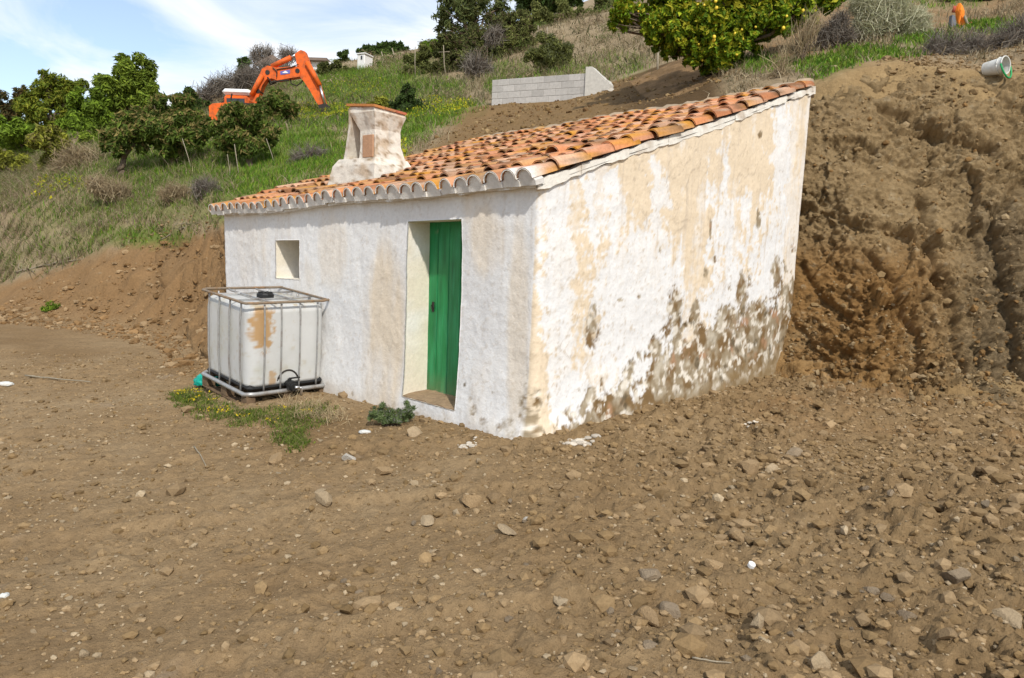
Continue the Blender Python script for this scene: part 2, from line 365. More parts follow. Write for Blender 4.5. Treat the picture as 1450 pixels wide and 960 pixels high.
# normals of the smooth form
tx = np.gradient(P3, axis=1); ty = np.gradient(P3, axis=0); GN = np.cross(tx, ty); GN /= np.linalg.norm(GN, axis=-1)[..., None]
steep = sstep(0.95, 0.55, GN[..., 2])*(~GIN)*(GY < 16)
near = (GY < 20) & (GY > -3) & (np.abs(GX) < 22)
flat = 1-sstep(0.0, 0.35, GQ)
right = sstep(-2.2, 2.6, GX+0.25*(GY-6))
disp = np.zeros_like(GX); I = near
Pn = P3[I]
fl = flat[I]; rg = right[I]; stp = steep[I]
amp = 0.25+0.75*rg
d = 0.055*fbm(Pn, 0.9, 4, 0.5)*1.0
d += amp*fl*(0.042*fbm(Pn, 3.1, 4, 0.55, 5.0)+0.030*fbm(Pn, 8.0, 3, 0.6, 9.0, True)+0.013*fbm(Pn, 19, 2, 0.6, 2.0))
wp = Pn+0.05*np.stack([fbm(Pn, 6, 2, 0.5, 1), fbm(Pn, 6, 2, 0.5, 11), fbm(Pn, 6, 2, 0.5, 21)], -1)
patch = sstep(-0.25, 0.35, fbm(Pn, 0.8, 3, 0.5, 44)+0.25*rg)
sel = (fl > 0.02) & (Pn[:, 1] < 13)
cl = np.zeros(len(Pn)); cl[sel] = 0.45*clods(wp[sel], 4.5, 0.4)+0.6*clods(wp[sel], 10, 0.6, 5)+0.65*clods(wp[sel], 19, 0.6, 9)
fc = np.zeros(len(Pn)); fc[sel] = 0.30*facets(wp[sel], 5.5, 2, 0.7)+0.42*facets(wp[sel], 12, 8, 0.8)+0.40*facets(wp[sel], 24, 4, 0.8)
d += fl*(cl*(0.25+0.80*patch*(0.30+0.70*rg))+fc*(0.10+0.85*patch*(0.15+0.85*rg)))
# long faint scrape marks of the machine tracks
rot = np.stack([(Pn[:, 0]*0.93+Pn[:, 1]*0.36)*0.35, (-Pn[:, 0]*0.36+Pn[:, 1]*0.93)*3.2, Pn[:, 2]*0], -1)
d += fl*(1-rg)*0.034*fbm(rot, 1.0, 4, 0.55, 31.0)
bk = np.maximum(stp, 1-fl)*(1-sstep(0.9, 1.5, GQ[I]))
def crevices(Pn):
    bx_, by_ = proj(Pn); r_ = np.zeros(len(Pn))
    bxn = bx_+16*fbm(Pn, 2.2, 4, 0.6, 301); byn = by_+16*fbm(Pn, 2.2, 4, 0.6, 311)
    CREV = [([(1250,160),(1300,182),(1345,200),(1405,210)],9,.15),([(1130,296),(1180,305),(1250,318),(1312,342)],7,.11),([(1312,285),(1316,330),(1326,392)],9,.14),([(1326,392),(1340,450),(1372,520)],8,.13),
     ([(1450,255),(1412,300),(1402,350),(1425,420),(1440,500),(1450,560)],12,.14),([(1130,372),(1165,420),(1200,452)],7,.10),([(1210,120),(1240,140),(1270,128)],6,.08),([(1180,210),(1215,205),(1255,222)],5,.06),
     ([(1225,360),(1262,395),(1270,450)],7,.10),([(1280,440),(1300,480),(1290,540)],8,.12),([(1340,140),(1352,190)],5,.07),([(1395,130),(1430,160),(1450,165)],6,.08),([(1120,450),(1150,490),(1200,505)],7,.09),([(1380,250),(1372,300),(1385,360)],7,.10)]
    for pl_, wd_, dp_ in CREV:
        pl_ = np.array(pl_, float); best = np.full(len(Pn), 1e9); sg_ = np.zeros(len(Pn))
        for p0, p1 in zip(pl_[:-1], pl_[1:]):
            e = p1-p0; t_ = np.clip(((bxn-p0[0])*e[0]+(byn-p0[1])*e[1])/(e@e), 0, 1); ddx = bxn-p0[0]-t_*e[0]; ddy = byn-p0[1]-t_*e[1]; ds = np.hypot(ddx, ddy); m_ = ds < best; best = np.where(m_, ds, best); sg_ = np.where(m_, ddy-0.5*ddx, sg_)
        r_ += -dp_*np.exp(-(best/wd_)**2)+0.55*dp_*np.exp(-(best/(wd_*2.4))**2)*(sg_ < 0)*sstep(0, 6, best)
    return r_
def bank_relief(Pn):
    wp = Pn+0.05*np.stack([fbm(Pn, 6, 2, 0.5, 1), fbm(Pn, 6, 2, 0.5, 11), fbm(Pn, 6, 2, 0.5, 21)], -1)
    dip = np.stack([wp[:, 0]*0.9+wp[:, 2]*0.45, wp[:, 1], wp[:, 2]*1.3-wp[:, 0]*0.45], -1)
    rough = 0.45+0.75*sstep(-0.25, 0.25, fbm(Pn, 0.8, 3, 0.5, 47)+0.35*sstep(3.4, 1.0, Pn[:, 2])-0.10)
    r_ = 0.13*facets(dip, 1.1, 3, 0.9)+rough*(0.17*facets(dip, 2.6, 7, 0.9)+0.24*facets(dip, 5.5, 1, 0.9)+0.36*facets(dip, 12, 2, 0.9)+0.46*facets(wp, 26, 5, 0.9)+0.4*facets(wp, 45, 9, 0.9))
    r_ += rough*(0.35*clods(wp, 5, 0.16, 3)+0.6*clods(wp, 11, 0.25, 6)+0.8*clods(wp, 22, 0.35, 8))
    r_ += 0.11*fbm(Pn, 0.55, 3, 0.5, 40)+0.09*fbm(Pn, 1.5, 4, 0.55, 51)+0.04*fbm(Pn, 7, 5, 0.7, 70)
    # broad scrapes of the digging bucket
    sc = np.stack([Pn[:, 0]*3.0+Pn[:, 2]*0.8, Pn[:, 1]*0.5, Pn[:, 2]*0.45], -1); r_ += 0.05*fbm(sc, 1.0, 3, 0.5, 90)*sstep(0.9, 0.5, rough)
    return r_+crevices(Pn)
sel = (bk > 0.02) & (Pn[:, 1] < 18); rgt = sstep(1.5, 3.4, Pn[:, 0]); cl = np.zeros(len(Pn)); cl[sel] = 0.5*facets(wp[sel], 2.2, 3, 0.9)+0.5*facets(wp[sel], 5, 4, 0.9)+0.8*clods(wp[sel], 5, 0.4, 3)+0.8*clods(wp[sel], 10, 0.4, 3)
d += bk*0.55*cl*(1-rgt)
d += bk*(0.16*fbm(Pn, 0.8, 4, 0.55, 51)+0.05*fbm(Pn, 5, 4, 0.65, 70))*rgt
d += bk*(0.20*fbm(Pn, 1.6, 4, 0.55, 81)+0.02*fbm(Pn, 7, 3, 0.6, 60, True))*(1-sstep(1.5, 3.4, Pn[:, 0]))
hill = 1-np.maximum(fl, bk)
d += hill*(0.10*fbm(Pn, 0.8, 4, 0.55, 12)+0.03*fbm(Pn, 4, 3, 0.6, 13))
disp[I] = d
farm = (~near) & (GY > 0); disp[farm] = 0.16*fbm(P3[farm], 0.4, 4, 0.55, 12)
disp *= ~GIN
hp, hq = house_local(GX, GY); V0_ = (GY > 2.2) & (GY < 12) & (np.abs(GX) < 9)
damp = sstep(0.0, 0.35, np.maximum(np.maximum(-hp, hp-LA), np.maximum(-hq, hq-LB)))   # calmer right at the walls
disp *= np.where(GY < 14, 0.25+0.75*damp, 1)
# loose earth banked up in ruts and heaps in front of the gable
hn = np.zeros_like(GX); hn[V0_] = fbm(P3[V0_], 3.2, 4, 0.6, 171)
disp += (GY < 9.6)*(1-GIN)*np.clip(0.05+0.12*hn, 0, 1)*np.exp(-np.maximum(-hp, 0)/0.35)*(hp < 0.05)*(hq > -0.2)*(hq < LB+0.3)
disp += (GY < 9)*(0.07*np.exp(-(((GX-2.5)/1.3)**2+((GY-7.2)/0.45)**2))+0.05*np.exp(-(((GX-0.9)/0.5)**2+((GY-6.15)/0.3)**2)))*(1-GIN)
for x0, y0, x1, y1 in [(-5.5, 3.6, 2.2, 5.0), (-6.0, 5.6, 0.6, 5.75), (-4.0, 2.3, 3.5, 3.6)]:
    ex, ey = x1-x0, y1-y0; ln_ = math.hypot(ex, ey); u_ = ((GX-x0)*ex+(GY-y0)*ey)/ln_; v_ = (-(GX-x0)*ey+(GY-y0)*ex)/ln_+0.12*np.sin(u_*0.9)
    m_ = sstep(0.24, 0.17, np.abs(v_))*sstep(-0.3, 0.5, u_)*sstep(ln_+0.3, ln_-0.8, u_)*(GY < 7)
    keep_ = sstep(-0.25, 0.25, np.where(V0_, hn, 0)+0.1)
    disp -= m_*(0.014+0.020*keep_*(np.sin(u_*2*math.pi/0.17) > 0.1))
    disp += 0.02*sstep(0.36, 0.27, np.abs(v_))*sstep(0.19, 0.25, np.abs(v_))*keep_*(GY < 7)*(u_ > 0)*(u_ < ln_)
P3 = P3+GN*disp[..., None]
P3[..., 2] -= 0.45*sstep(3.25, 3.6, GX)*(1-sstep(7.7, 8.1, GX))*sstep(0.02, 0.25, GQ)*(1-sstep(0.72, 0.92, GQ))      # room for the cut face built below
PX_, PY_ = proj(P3.reshape(-1, 3)); PX_ = PX_.reshape(GX.shape); PY_ = PY_.reshape(GX.shape)
# ---- colours of the earth itself
def mixc(c, k, t): return c*(1-t[..., None])+np.asarray(k)*t[..., None]
Pn = P3
n1_ = np.zeros_like(GX); n2_ = n1_.copy(); n3_ = n1_.copy()
V_ = (GY > 0) & (GY < 120) & (np.abs(GX) < 60)
n1_[V_] = fbm(P3[V_], 0.55, 4, 0.55, 100); n2_[V_] = fbm(P3[V_], 2.3, 4, 0.6, 120); n3_[V_] = fbm(P3[V_], 7.0, 3, 0.6, 140)
C = np.broadcast_to(np.array([0.275, 0.186, 0.097]), GX.shape+(3,)).copy()
C = mixc(C, (0.335, 0.245, 0.142), sstep(0.0, 0.5, n1_)*0.6*flat)
C = mixc(C, (0.195, 0.122, 0.057), sstep(-0.05, 0.5, -n1_+0.3*n2_)*0.65)
C = mixc(C, (0.38, 0.30, 0.215), sstep(0.25, 0.6, n2_)*0.5*flat*(1-right))
C = mixc(C, (0.225, 0.148, 0.070), right*0.5*flat)
C = mixc(C, (0.24, 0.13, 0.05), flat*sstep(4.0, 6.5, GX*0.5+GY*0.6)*sstep(1.0, 3.0, GX)*sstep(-0.1, 0.3, n1_+0.4*n2_)*0.6)
C = mixc(C, (0.15, 0.098, 0.048), flat*sstep(0.12, 0.45, n3_*0.8+0.6*n2_)*(0.25+0.45*right))
bank = np.maximum(steep, sstep(0.1, 0.4, GQ))*(1-sstep(0.95, 1.25, GQ))
rb = bank*sstep(1.5, 3.2, GX)
C = mixc(C, (0.30, 0.205, 0.098), rb*0.9)
C = mixc(C, (0.28, 0.155, 0.055), rb*sstep(330, 430, PY_)*(1-sstep(1280, 1420, PX_))*sstep(-0.3, 0.3, n1_+0.2)*0.8)
C = mixc(C, (0.38, 0.28, 0.155), rb*sstep(0.1, 0.5, n2_)*0.5)
C = mixc(C, (0.19, 0.125, 0.06), rb*sstep(0.15, 0.55, -n2_+0.4*n3_)*0.5)
lb = sstep(-0.15, 0.15, GQ)*(1-sstep(-4.2, -2.0, GX))*(GY < 30)
C = mixc(C, (0.235, 0.14, 0.064), lb*(0.75+0.25*sstep(-0.3, 0.3, n1_)))
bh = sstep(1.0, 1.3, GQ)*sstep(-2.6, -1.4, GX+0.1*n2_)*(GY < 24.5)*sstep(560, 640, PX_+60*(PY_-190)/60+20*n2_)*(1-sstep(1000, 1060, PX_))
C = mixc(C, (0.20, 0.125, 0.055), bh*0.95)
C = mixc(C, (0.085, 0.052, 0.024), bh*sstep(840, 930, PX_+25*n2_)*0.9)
yup = np.interp(PX_, [-300, 0, 60, 130, 200, 260, 325], [420, 402, 384, 360, 345, 332, 320])
lft = (GX < -3.2) & (PX_ < 335) & (GY > 9)
veg = sstep(12, -10, PY_-yup+22*n2_+10*n3_)
hillm = np.where(lft, veg, np.clip(sstep(1.0, 1.35, GQ)-bh, 0, 1))*(GY > 9)
C = mixc(C, (0.27, 0.20, 0.12), hillm*0.9)
C = mixc(C, (0.30, 0.18, 0.09), hillm*sstep(0.15, 0.5, n2_)*0.6)
# green growth: patches of the hillside, given where the photo shows them
GREEN = [(200,283,95,28,.75),(120,305,60,22,.55),(350,272,70,26,.9),(60,300,40,20,.4),(270,300,60,18,.6),(150,255,70,20,.7),(90,345,60,18,.5),(250,225,130,38,1),(330,240,110,40,1),(430,215,75,45,1),(200,335,75,14,1),(300,305,40,10,.8),(240,262,70,22,.9),(400,250,60,24,.8),(130,265,60,22,.45),(60,340,30,12,.5),(20,370,25,14,.5),
  (560,185,50,26,1),(600,165,60,16,1),(470,165,45,18,1),(500,125,60,25,.9),(560,125,60,24,.9),(620,130,40,18,.7),(660,155,30,12,.8),(590,100,40,16,.4),(720,105,40,16,.5),(700,125,14,10,1),
  (1080,92,45,12,1),(1170,92,50,14,1),(1240,76,60,10,1),(1320,58,60,8,1),(1400,40,70,9,1),(1170,108,30,8,.6),(870,95,50,20,.3),(800,100,40,14,.5),(400,130,60,20,.2),(460,140,50,16,.6),(1340,2,60,10,.5)]
grn = np.zeros_like(GX)
for cx, cy, rx, ry, s_ in GREEN:
    e = ((PX_-cx)/rx)**2+((PY_-cy)/ry)**2
    grn = np.maximum(grn, s_*sstep(1.5, 0.4, e+0.9*n2_+0.5*n3_))
grn *= (GY > 9.5)*(1-np.clip(bank, 0, 1)*(GX > 2))*np.where(lft, sstep(0.0, 0.5, hillm+0.15), 1)
grn *= (1-bh*0.85)
C = mixc(C, (0.11, 0.165, 0.025), np.clip(grn, 0, 1)*0.8)
dry = np.clip(hillm-grn, 0, 1)*(0.35+0.65*sstep(-0.25, 0.25, n1_+0.5*n2_))
for cx, cy, rx, ry in [(1190,40,70,22),(1090,55,50,25)]: dry *= 1-0.6*np.exp(-(((PX_-cx)/rx)**2+((PY_-cy)/ry)**2))
C = mixc(C, (0.33, 0.265, 0.165), dry*0.6)
upb = sstep(1.15, 1.4, GQ)*(GX > 2.5)*(GY > 13.6)*(GY < 19)*(1-np.clip(grn, 0, 1)); C = mixc(C, (0.25, 0.155, 0.075), upb*(0.45+0.5*sstep(-0.2, 0.2, n2_)))
C = np.clip(C*(1+0.20*n3_+0.10*n2_)[..., None], 0.01, 0.8)
ny, nx = GX.shape
idx = np.arange(ny*nx).reshape(ny, nx)
FQ = np.stack([idx[:-1, :-1], idx[:-1, 1:], idx[1:, 1:], idx[1:, :-1]], -1).reshape(-1, 4)
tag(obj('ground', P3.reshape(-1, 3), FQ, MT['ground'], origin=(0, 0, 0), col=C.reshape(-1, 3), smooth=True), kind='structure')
# the cut face right of the house, meshed evenly along its slope
xs = np.arange(3.12, 8.22, 0.016); ns = 400; cols_ = []; qs_ = []
for x in xs:
    ty_ = np.interp(x, TOEX, TOEY); wd_ = np.interp(x, TOEX, WID); yy = np.linspace(ty_-0.55, ty_+wd_*1.02+0.35, 160); zz, qq, _ = base_h(np.full(160, x), yy)
    if x < 3.6:
        pass
    al = np.r_[0, np.cumsum(np.hypot(np.diff(yy), np.diff(zz)))]; u = np.linspace(0, al[-1], ns)
    cols_.append(np.stack([np.full(ns, x), np.interp(u, al, yy), np.interp(u, al, zz)], -1)); qs_.append(np.interp(u, al, qq))
BP = np.array(cols_); BQ = np.array(qs_)
# undo the flat floor inside the house outline so that the face runs on behind the wall
bt = np.gradient(BP, axis=0); bs = np.gradient(BP, axis=1); BN = np.cross(bs, bt); BN /= np.linalg.norm(BN, axis=-1)[..., None]; BN = np.where(BN[..., 2:3] < 0, -BN, BN)
ha, hb = house_local(BP[..., 0], BP[..., 1]); near_h = sstep(0.0, 0.5, np.maximum(-ha, hb-LB))
fade = sstep(-0.25, 0.05, BQ)*(1-sstep(0.94, 1.04, BQ))
flatp = BP.reshape(-1, 3); rel = bank_relief(flatp).reshape(BQ.shape)
BP = BP+BN*(rel*fade*(0.35+0.65*near_h)-0.10*(1-sstep(-0.25, -0.08, BQ))-0.16*sstep(0.97, 1.06, BQ))[..., None]
bf = BP.reshape(-1, 3); bkx, bky = proj(bf); m1 = fbm(bf, 0.6, 4, 0.55, 100); m2 = fbm(bf, 2.3, 4, 0.6, 120); m3 = fbm(bf, 8, 3, 0.6, 140); m4 = fbm(bf*np.array([0.7, 0.7, 2.2])+bf[:, :1]*np.array([0, 0, -0.5]), 1.4, 4, 0.6, 160)
bc = np.zeros((len(bf), 3))+np.array([0.255, 0.178, 0.09])
bc = mixc(bc, (0.285, 0.205, 0.108), sstep(0.0, 0.4, m2+0.3*m1)*0.7); bc = mixc(bc, (0.18, 0.122, 0.058), sstep(0.05, 0.4, m4)*0.7)
bc = mixc(bc, (0.225, 0.12, 0.04), sstep(300, 400, bky+40*m2)*(1-sstep(1270, 1400, bkx+60*m1))*sstep(-0.25, 0.2, m1+0.1)*0.85)
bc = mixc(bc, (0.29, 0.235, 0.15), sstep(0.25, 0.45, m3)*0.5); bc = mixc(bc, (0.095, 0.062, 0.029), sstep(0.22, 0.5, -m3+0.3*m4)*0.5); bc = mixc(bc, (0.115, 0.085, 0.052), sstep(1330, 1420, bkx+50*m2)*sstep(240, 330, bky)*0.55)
bc = np.clip(bc*(1+0.15*m3)[:, None], 0.01, 0.7); bi = np.arange(len(xs)*ns).reshape(len(xs), ns)
tag(obj('earth_bank', bf, np.stack([bi[:-1, :-1], bi[1:, :-1], bi[1:, 1:], bi[:-1, 1:]], -1).reshape(-1, 4), MT['ground'], origin=(0, 0, 0), col=bc, smooth=True), kind='structure')
# height look-up on the finished surface
def ground_z(x, y):
    x = np.asarray(x, float); y = np.asarray(y, float)
    i = np.clip(np.searchsorted(gx, x)-1, 0, nx-2); j = np.clip(np.searchsorted(gy, y)-1, 0, ny-2)
    fx = np.clip((x-gx[i])/(gx[i+1]-gx[i]), 0, 1); fy = np.clip((y-gy[j])/(gy[j+1]-gy[j]), 0, 1)
    Z = P3[..., 2]
    return (Z[j, i]*(1-fx)+Z[j, i+1]*fx)*(1-fy)+(Z[j+1, i]*(1-fx)+Z[j+1, i+1]*fx)*fy
def on_ground(px, py, y0=2.0, y1=90, far=False):
    """first hit of a photo pixel's sight line with the ground"""
    Y = np.exp(np.linspace(math.log(y0), math.log(y1), 1500)); d = ray(px, py)
    Q = CAM[None]+d[None]*(Y/d[1])[:, None]; below = Q[:, 2] <= ground_z(Q[:, 0], Q[:, 1])
    k = int(np.argmax(below)) if below.any() else len(Y)-1
    return np.array([Q[k, 0], Q[k, 1], float(ground_z(Q[k, 0], Q[k, 1]))])

# ------------------------------------------------------------------ the house
hs = empty('white_house', (C0[0], C0[1], 0.0))
tag(hs, 'small whitewashed farmhouse with sloping clay tile roof and green door dug into bank', 'house')
def build_wall():
    NV = 190
    # perimeter stations (p,q) around the plan, rounded near corner
    sF = np.concatenate([np.linspace(LA, 0.07, 340)]); st = [(p, 0.0) for p in sF]
    for th in np.linspace(0, math.pi/2, 7)[1:-1]: st.append((0.07-0.07*math.sin(th), 0.07-0.07*math.cos(th)))
    st += [(0.0, q) for q in np.linspace(0.07, LB, 300)]
    nvis = len(st)
    st += [(p, LB) for p in np.linspace(0, LA, 40)[1:]]+[(LA, q) for q in np.linspace(LB, 0, 30)[1:-1]]
    st = np.array(st); n = len(st); p, q = st[:, 0], st[:, 1]
    ztop = (ZT0*(1-p/LA)*(1-q/LB)+ZTL*(p/LA)*(1-q/LB)+ZTR*(1-p/LA)*(q/LB)+ZTB*(p/LA)*(q/LB))
    zb = -0.75
    pos = C0[None]+p[:, None]*AX+q[:, None]*BX
    # outward normals
    N = np.where((q < 0.001)[:, None], NF, np.where((p < 0.001)[:, None], NG, np.where((q > LB-0.001)[:, None], BX, AX)))
    N = np.array(N, float); cor = (q > 0.0005) & (q < 0.07) & (p < 0.0695) & (p > 0); 
    for i in np.where(cor)[0]:
        t = p[i]/0.07; N[i] = nrm(NF*t+NG*(1-t))
    v = np.linspace(0, 1, NV)
    Z = zb+v[None]*(ztop-zb)[:, None]
    P = pos[:, None, :]+np.zeros((n, NV, 3)); P[..., 2] = Z
    flare = 0.06*sstep(0.75, -0.35, Z)+0.10*np.exp(-((p+q*0.7)/0.45)**2)[:, None]*sstep(0.30, -0.2, Z)
    front = (q < 0.001); gab = (p < 0.001)
    px, py = proj(P.reshape(-1, 3)); px = px.reshape(n, NV); py = py.reshape(n, NV)
    a1 = fbm(P, 0.9, 4, 0.5, 200); a2 = fbm(P, 3.3, 4, 0.55, 210); a3 = fbm(P, 11, 3, 0.6, 220); a4 = fbm(P*np.array([1, 1, 0.10]), 5.0, 4, 0.6, 230); a5 = fbm(P*np.array([1, 1, 0.06]), 16.0, 3, 0.6, 235)
    a6 = fbm(P, 24, 3, 0.65, 280)
    # ---- plaster colours: limewash over cream render, washed-off streaks, lost plaster showing earth mortar
    white = np.array([0.765, 0.755, 0.735]); cream = np.array([0.72, 0.585, 0.41]); c = np.zeros((n, NV, 3))+white
    g_ = gab[:, None] | cor[:, None]; f_ = front[:, None]
    cm = sstep(-0.2, 0.25, a1*0.8+a4*0.6+0.5*a2+0.3*a3+0.3*a6+0.14)
    W = np.zeros_like(px)
    for cx, cy, rx, ry in [(1105,230,16,130),(1092,390,20,110),(1026,300,12,120),(1008,330,6,90),(900,430,72,120),(790,380,26,180),(870,300,12,70),(835,290,10,60),(1040,430,40,60),(935,300,12,70),(890,560,40,16),(800,560,34,40),(1060,330,9,60)]:
        W = np.maximum(W, sstep(1.25, 0.7, ((px-cx-26*a2-14*a3)/rx)**2+((py-cy-30*a2)/ry)**2+0.7*a4+0.4*a5+0.9*a3+0.7*a6))
    cg = np.clip(cm*0.7+0.42-W, 0, 1)*0.92
    cf = np.clip(sstep(-0.05, 0.6, a1+0.5*a4-0.10), 0, 1)*0.50
    for cx, cy, rx, ry, k in [(545,470,30,120,.75),(690,340,30,50,.55),(430,440,25,70,.4),(735,470,16,150,.5),(470,350,20,60,.35),(350,350,18,60,.25)]:
        cf = np.maximum(cf, k*sstep(1.6, 0.3, ((px-cx)/rx)**2+((py-cy)/ry)**2+0.7*a4))
    c = mixc(c, cream, np.where(g_, cg, np.where(f_, cf, 0.2)))
    c = mixc(c, (0.70, 0.69, 0.68), np.where(f_, sstep(-0.2, 0.45, -a1+0.6*a4)*0.6, 0))       # patchy grey wash; part of the front's shade is put into its colour
    c = mixc(c, (0.55, 0.46, 0.36), sstep(0.15, 0.5, a5)*0.55*sstep(0.3, 2.0, Z)*np.where(g_, 1, 0.5))
    # hairline cracks
    cr = np.abs(fbm(P, 1.7, 3, 0.5, 260)); c = mixc(c, (0.42, 0.34, 0.25), sstep(0.018, 0.0, cr)*np.where(g_, 0.6, 0.25)*sstep(0.0, 0.25, a1))
    # lost plaster: creeping up from the ground along the gable, and single spots
    xb = [735, 770, 800, 850, 900, 950, 1000, 1050, 1095, 1115, 1160]; yb = [606, 600, 590, 552, 528, 486, 468, 455, 415, 385, 380]
    bline = np.interp(px, xb, yb)
    lg = sstep(-0.06, 0.12, (py-bline)/120+1.0*a2+0.45*a3+0.22*a6+0.04)
    lg = lg*g_
    spots = np.zeros_like(px)
    for cx, cy, rx, ry in [(957,434,11,28),(840,464,11,28),(1000,388,4,10),(1051,404,6,20),(1070,448,16,20),(1030,450,14,16),(1073,311,3,12),(1006,322,2,20),(1077,191,3,5),(1046,420,4,12),(985,445,6,18),(960,455,6,20),(1100,385,6,22),(1012,368,3,6),(935,352,2,5),(905,420,3,2.5),(880,425,3.5,2),(985,500,14,16),(1030,478,12,14),(930,490,8,14)]:
        spots = np.maximum(spots, sstep(1.35, 0.6, ((px-cx)/rx)**2+((py-cy)/ry)**2+1.8*a3+1.2*a2+0.9*a6))
    grime = sstep(0.16, 0.40, a6+0.6*a3+0.25*a2-0.10*sstep(0.8, 2.6, Z)); c = mixc(c, (0.46, 0.36, 0.24), grime*0.45*g_+grime*0.25*f_)
    lg = np.maximum(lg, spots*g_)
    lf = np.zeros_like(px)
    for cx, cy, rx, ry in [(675,580,5,9),(690,598,6,7),(668,566,3,5),(725,600,9,9),(712,605,6,6),(744,575,8,20),(747,540,3,26),(660,545,2,3),(700,555,2,3),(735,612,8,6)]:
        lf = np.maximum(lf, sstep(1.4, 0.5, ((px-cx)/rx)**2+((py-cy)/ry)**2+2.6*a3+2.2*a6)*(0.6+0.4*np.clip(a6*4, -1, 1)))
    lf = np.maximum(lf, sstep(0.22, 0.42, a3+0.3*a2)*sstep(0.16, -0.12, Z)*0.7)*f_
    loss = np.clip(np.maximum(lg, lf), 0, 1)
    earth = np.zeros((n, NV, 3))+np.array([0.30, 0.235, 0.15])
    earth = mixc(earth, (0.50, 0.44, 0.34), sstep(-0.1, 0.35, fbm(P, 6, 3, 0.6, 300)))
    earth = mixc(earth, (0.20, 0.125, 0.055), sstep(-0.05, 0.25, fbm(P, 4.2, 3, 0.6, 320)))
    earth = mixc(earth, (0.40, 0.23, 0.13), sstep(0.2, 0.45, fbm(P, 3.0, 3, 0.6, 330)))
    earth = mixc(earth, (0.70, 0.64, 0.54), sstep(0.10, 0.25, fbm(P, 8.5, 3, 0.6, 340)))
    earth = mixc(earth, (0.10, 0.075, 0.042), sstep(0.15, 0.38, fbm(P, 5.5, 4, 0.65, 350))*0.8)
    soak = sstep(0.25, -0.05, Z-np.interp(q, [0, LB*0.5, LB], [0.0, 0.02, 0.28])[:, None]+0.25*a2)*g_*sstep(0.6, 2.2, q)[:, None]
    earth = mixc(earth, (0.24, 0.165, 0.08), soak*0.85)
    c = mixc(c, earth, loss)
    c = mixc(c, (0.50, 0.40, 0.27), sstep(0.10, -0.10, Z-0.10*a2)*0.35*f_)
    c = np.clip(c, 0.02, 0.86)
    off = flare+0.022*a1+0.010*a2+0.004*a3+0.006*a4-loss*(0.006+0.016*np.clip(a3+a2, -0.3, 1))*np.where(lg > spots, 1, 0.5)
    off *= np.where((front | gab | cor)[:, None], 1, 0.3)
    P = P+N[:, None, :]*off[..., None]
    # the corner and the verticals wander a little
    P += AX*(0.012*fbm(P*np.array([0.2, 0.2, 1]), 2.0, 3, 0.5, 400))[..., None]
    # ---- door and window openings
    def col_at(px_, zz, lo, hi):
        row = np.argmin(np.abs(P[lo:hi, :, 2]-zz), 1); xs = px[np.arange(lo, hi), row]; return lo+int(np.argmin(np.abs(xs-px_)))
    nF = len(sF)
    def rows_at(i, py_): return int(np.argmin(np.abs(py[i]-py_)))
    dl, dr = col_at(576, 1.0, 0, nF), col_at(651, 1.0, 0, nF)
    dt, db = rows_at(dl, 314), rows_at((dl+dr)//2, 571)
    wl, wr = col_at(390, 1.3, 0, nF), col_at(424, 1.3, 0, nF)
    wt, wb = rows_at(wl, 340), rows_at(wl, 394)
    keep = np.ones((n, NV-1), bool); keep[dl:dr, db:dt] = False; keep[wl:wr, wb:wt] = False
    ii = np.arange(n); jn = (ii+1) % n; idx = np.arange(n*NV).reshape(n, NV)
    A = idx[ii][:, :-1]; B = idx[jn][:, :-1]; D = idx[jn][:, 1:]; E_ = idx[ii][:, 1:]
    Q = np.stack([A, B, D, E_], -1)[keep]
    V = [P.reshape(-1, 3)]; Cc = [c.reshape(-1, 3)]; nv = n*NV; Qs = [Q]; info = {}
    for nm, (l, r, b, t, dep) in {'door': (dl, dr, db, dt, 0.345), 'window': (wl, wr, wb, wt, 0.34)}.items():
        loop = [(l, k) for k in range(b, t)]+[(k, t) for k in range(l, r)]+[(r, k) for k in range(t, b, -1)]+[(k, b) for k in range(r, l, -1)]
        lo = np.array([idx[a, b_] for a, b_ in loop]); pts = P.reshape(-1, 3)[lo]; m = len(lo)
        fr = P[(l+r)//2, (b+t)//2]
        rings = [lo]
        for s_ in (0.04, 0.35, 0.7, 1.0):
            # each ring slides straight inwards to the back plane of the recess
            dd = (dep*s_)-((fr-pts)@NF)*s_
            R = pts-NF*dd[:, None]+NF*(0.006*fbm(pts+s_, 5, 2))[:, None]
            cc = np.zeros((m, 3))+np.array([0.76, 0.69, 0.56]); k2 = fbm(R, 3, 3, 0.5, 500); cc = mixc(cc, (0.80, 0.77, 0.70), sstep(-0.1, 0.4, k2))
            V.append(R); Cc.append(cc); rings.append(np.arange(nv, nv+m)); nv += m
        for a, b_ in zip(rings[:-1], rings[1:]): Qs.append(np.stack([a, np.roll(a, -1), np.roll(b_, -1), b_], -1))
        info[nm] = dict(bl=P[l, b]-NF*dep, br=P[r, b]-NF*dep, tl=P[l, t]-NF*dep, tr=P[r, t]-NF*dep, fbl=P[l, b], fbr=P[r, b])
    obj('wall', np.vstack(V), np.vstack(Qs), MT['plaster'], hs, col=np.vstack(Cc), smooth=True)
    return info
OP = build_wall()
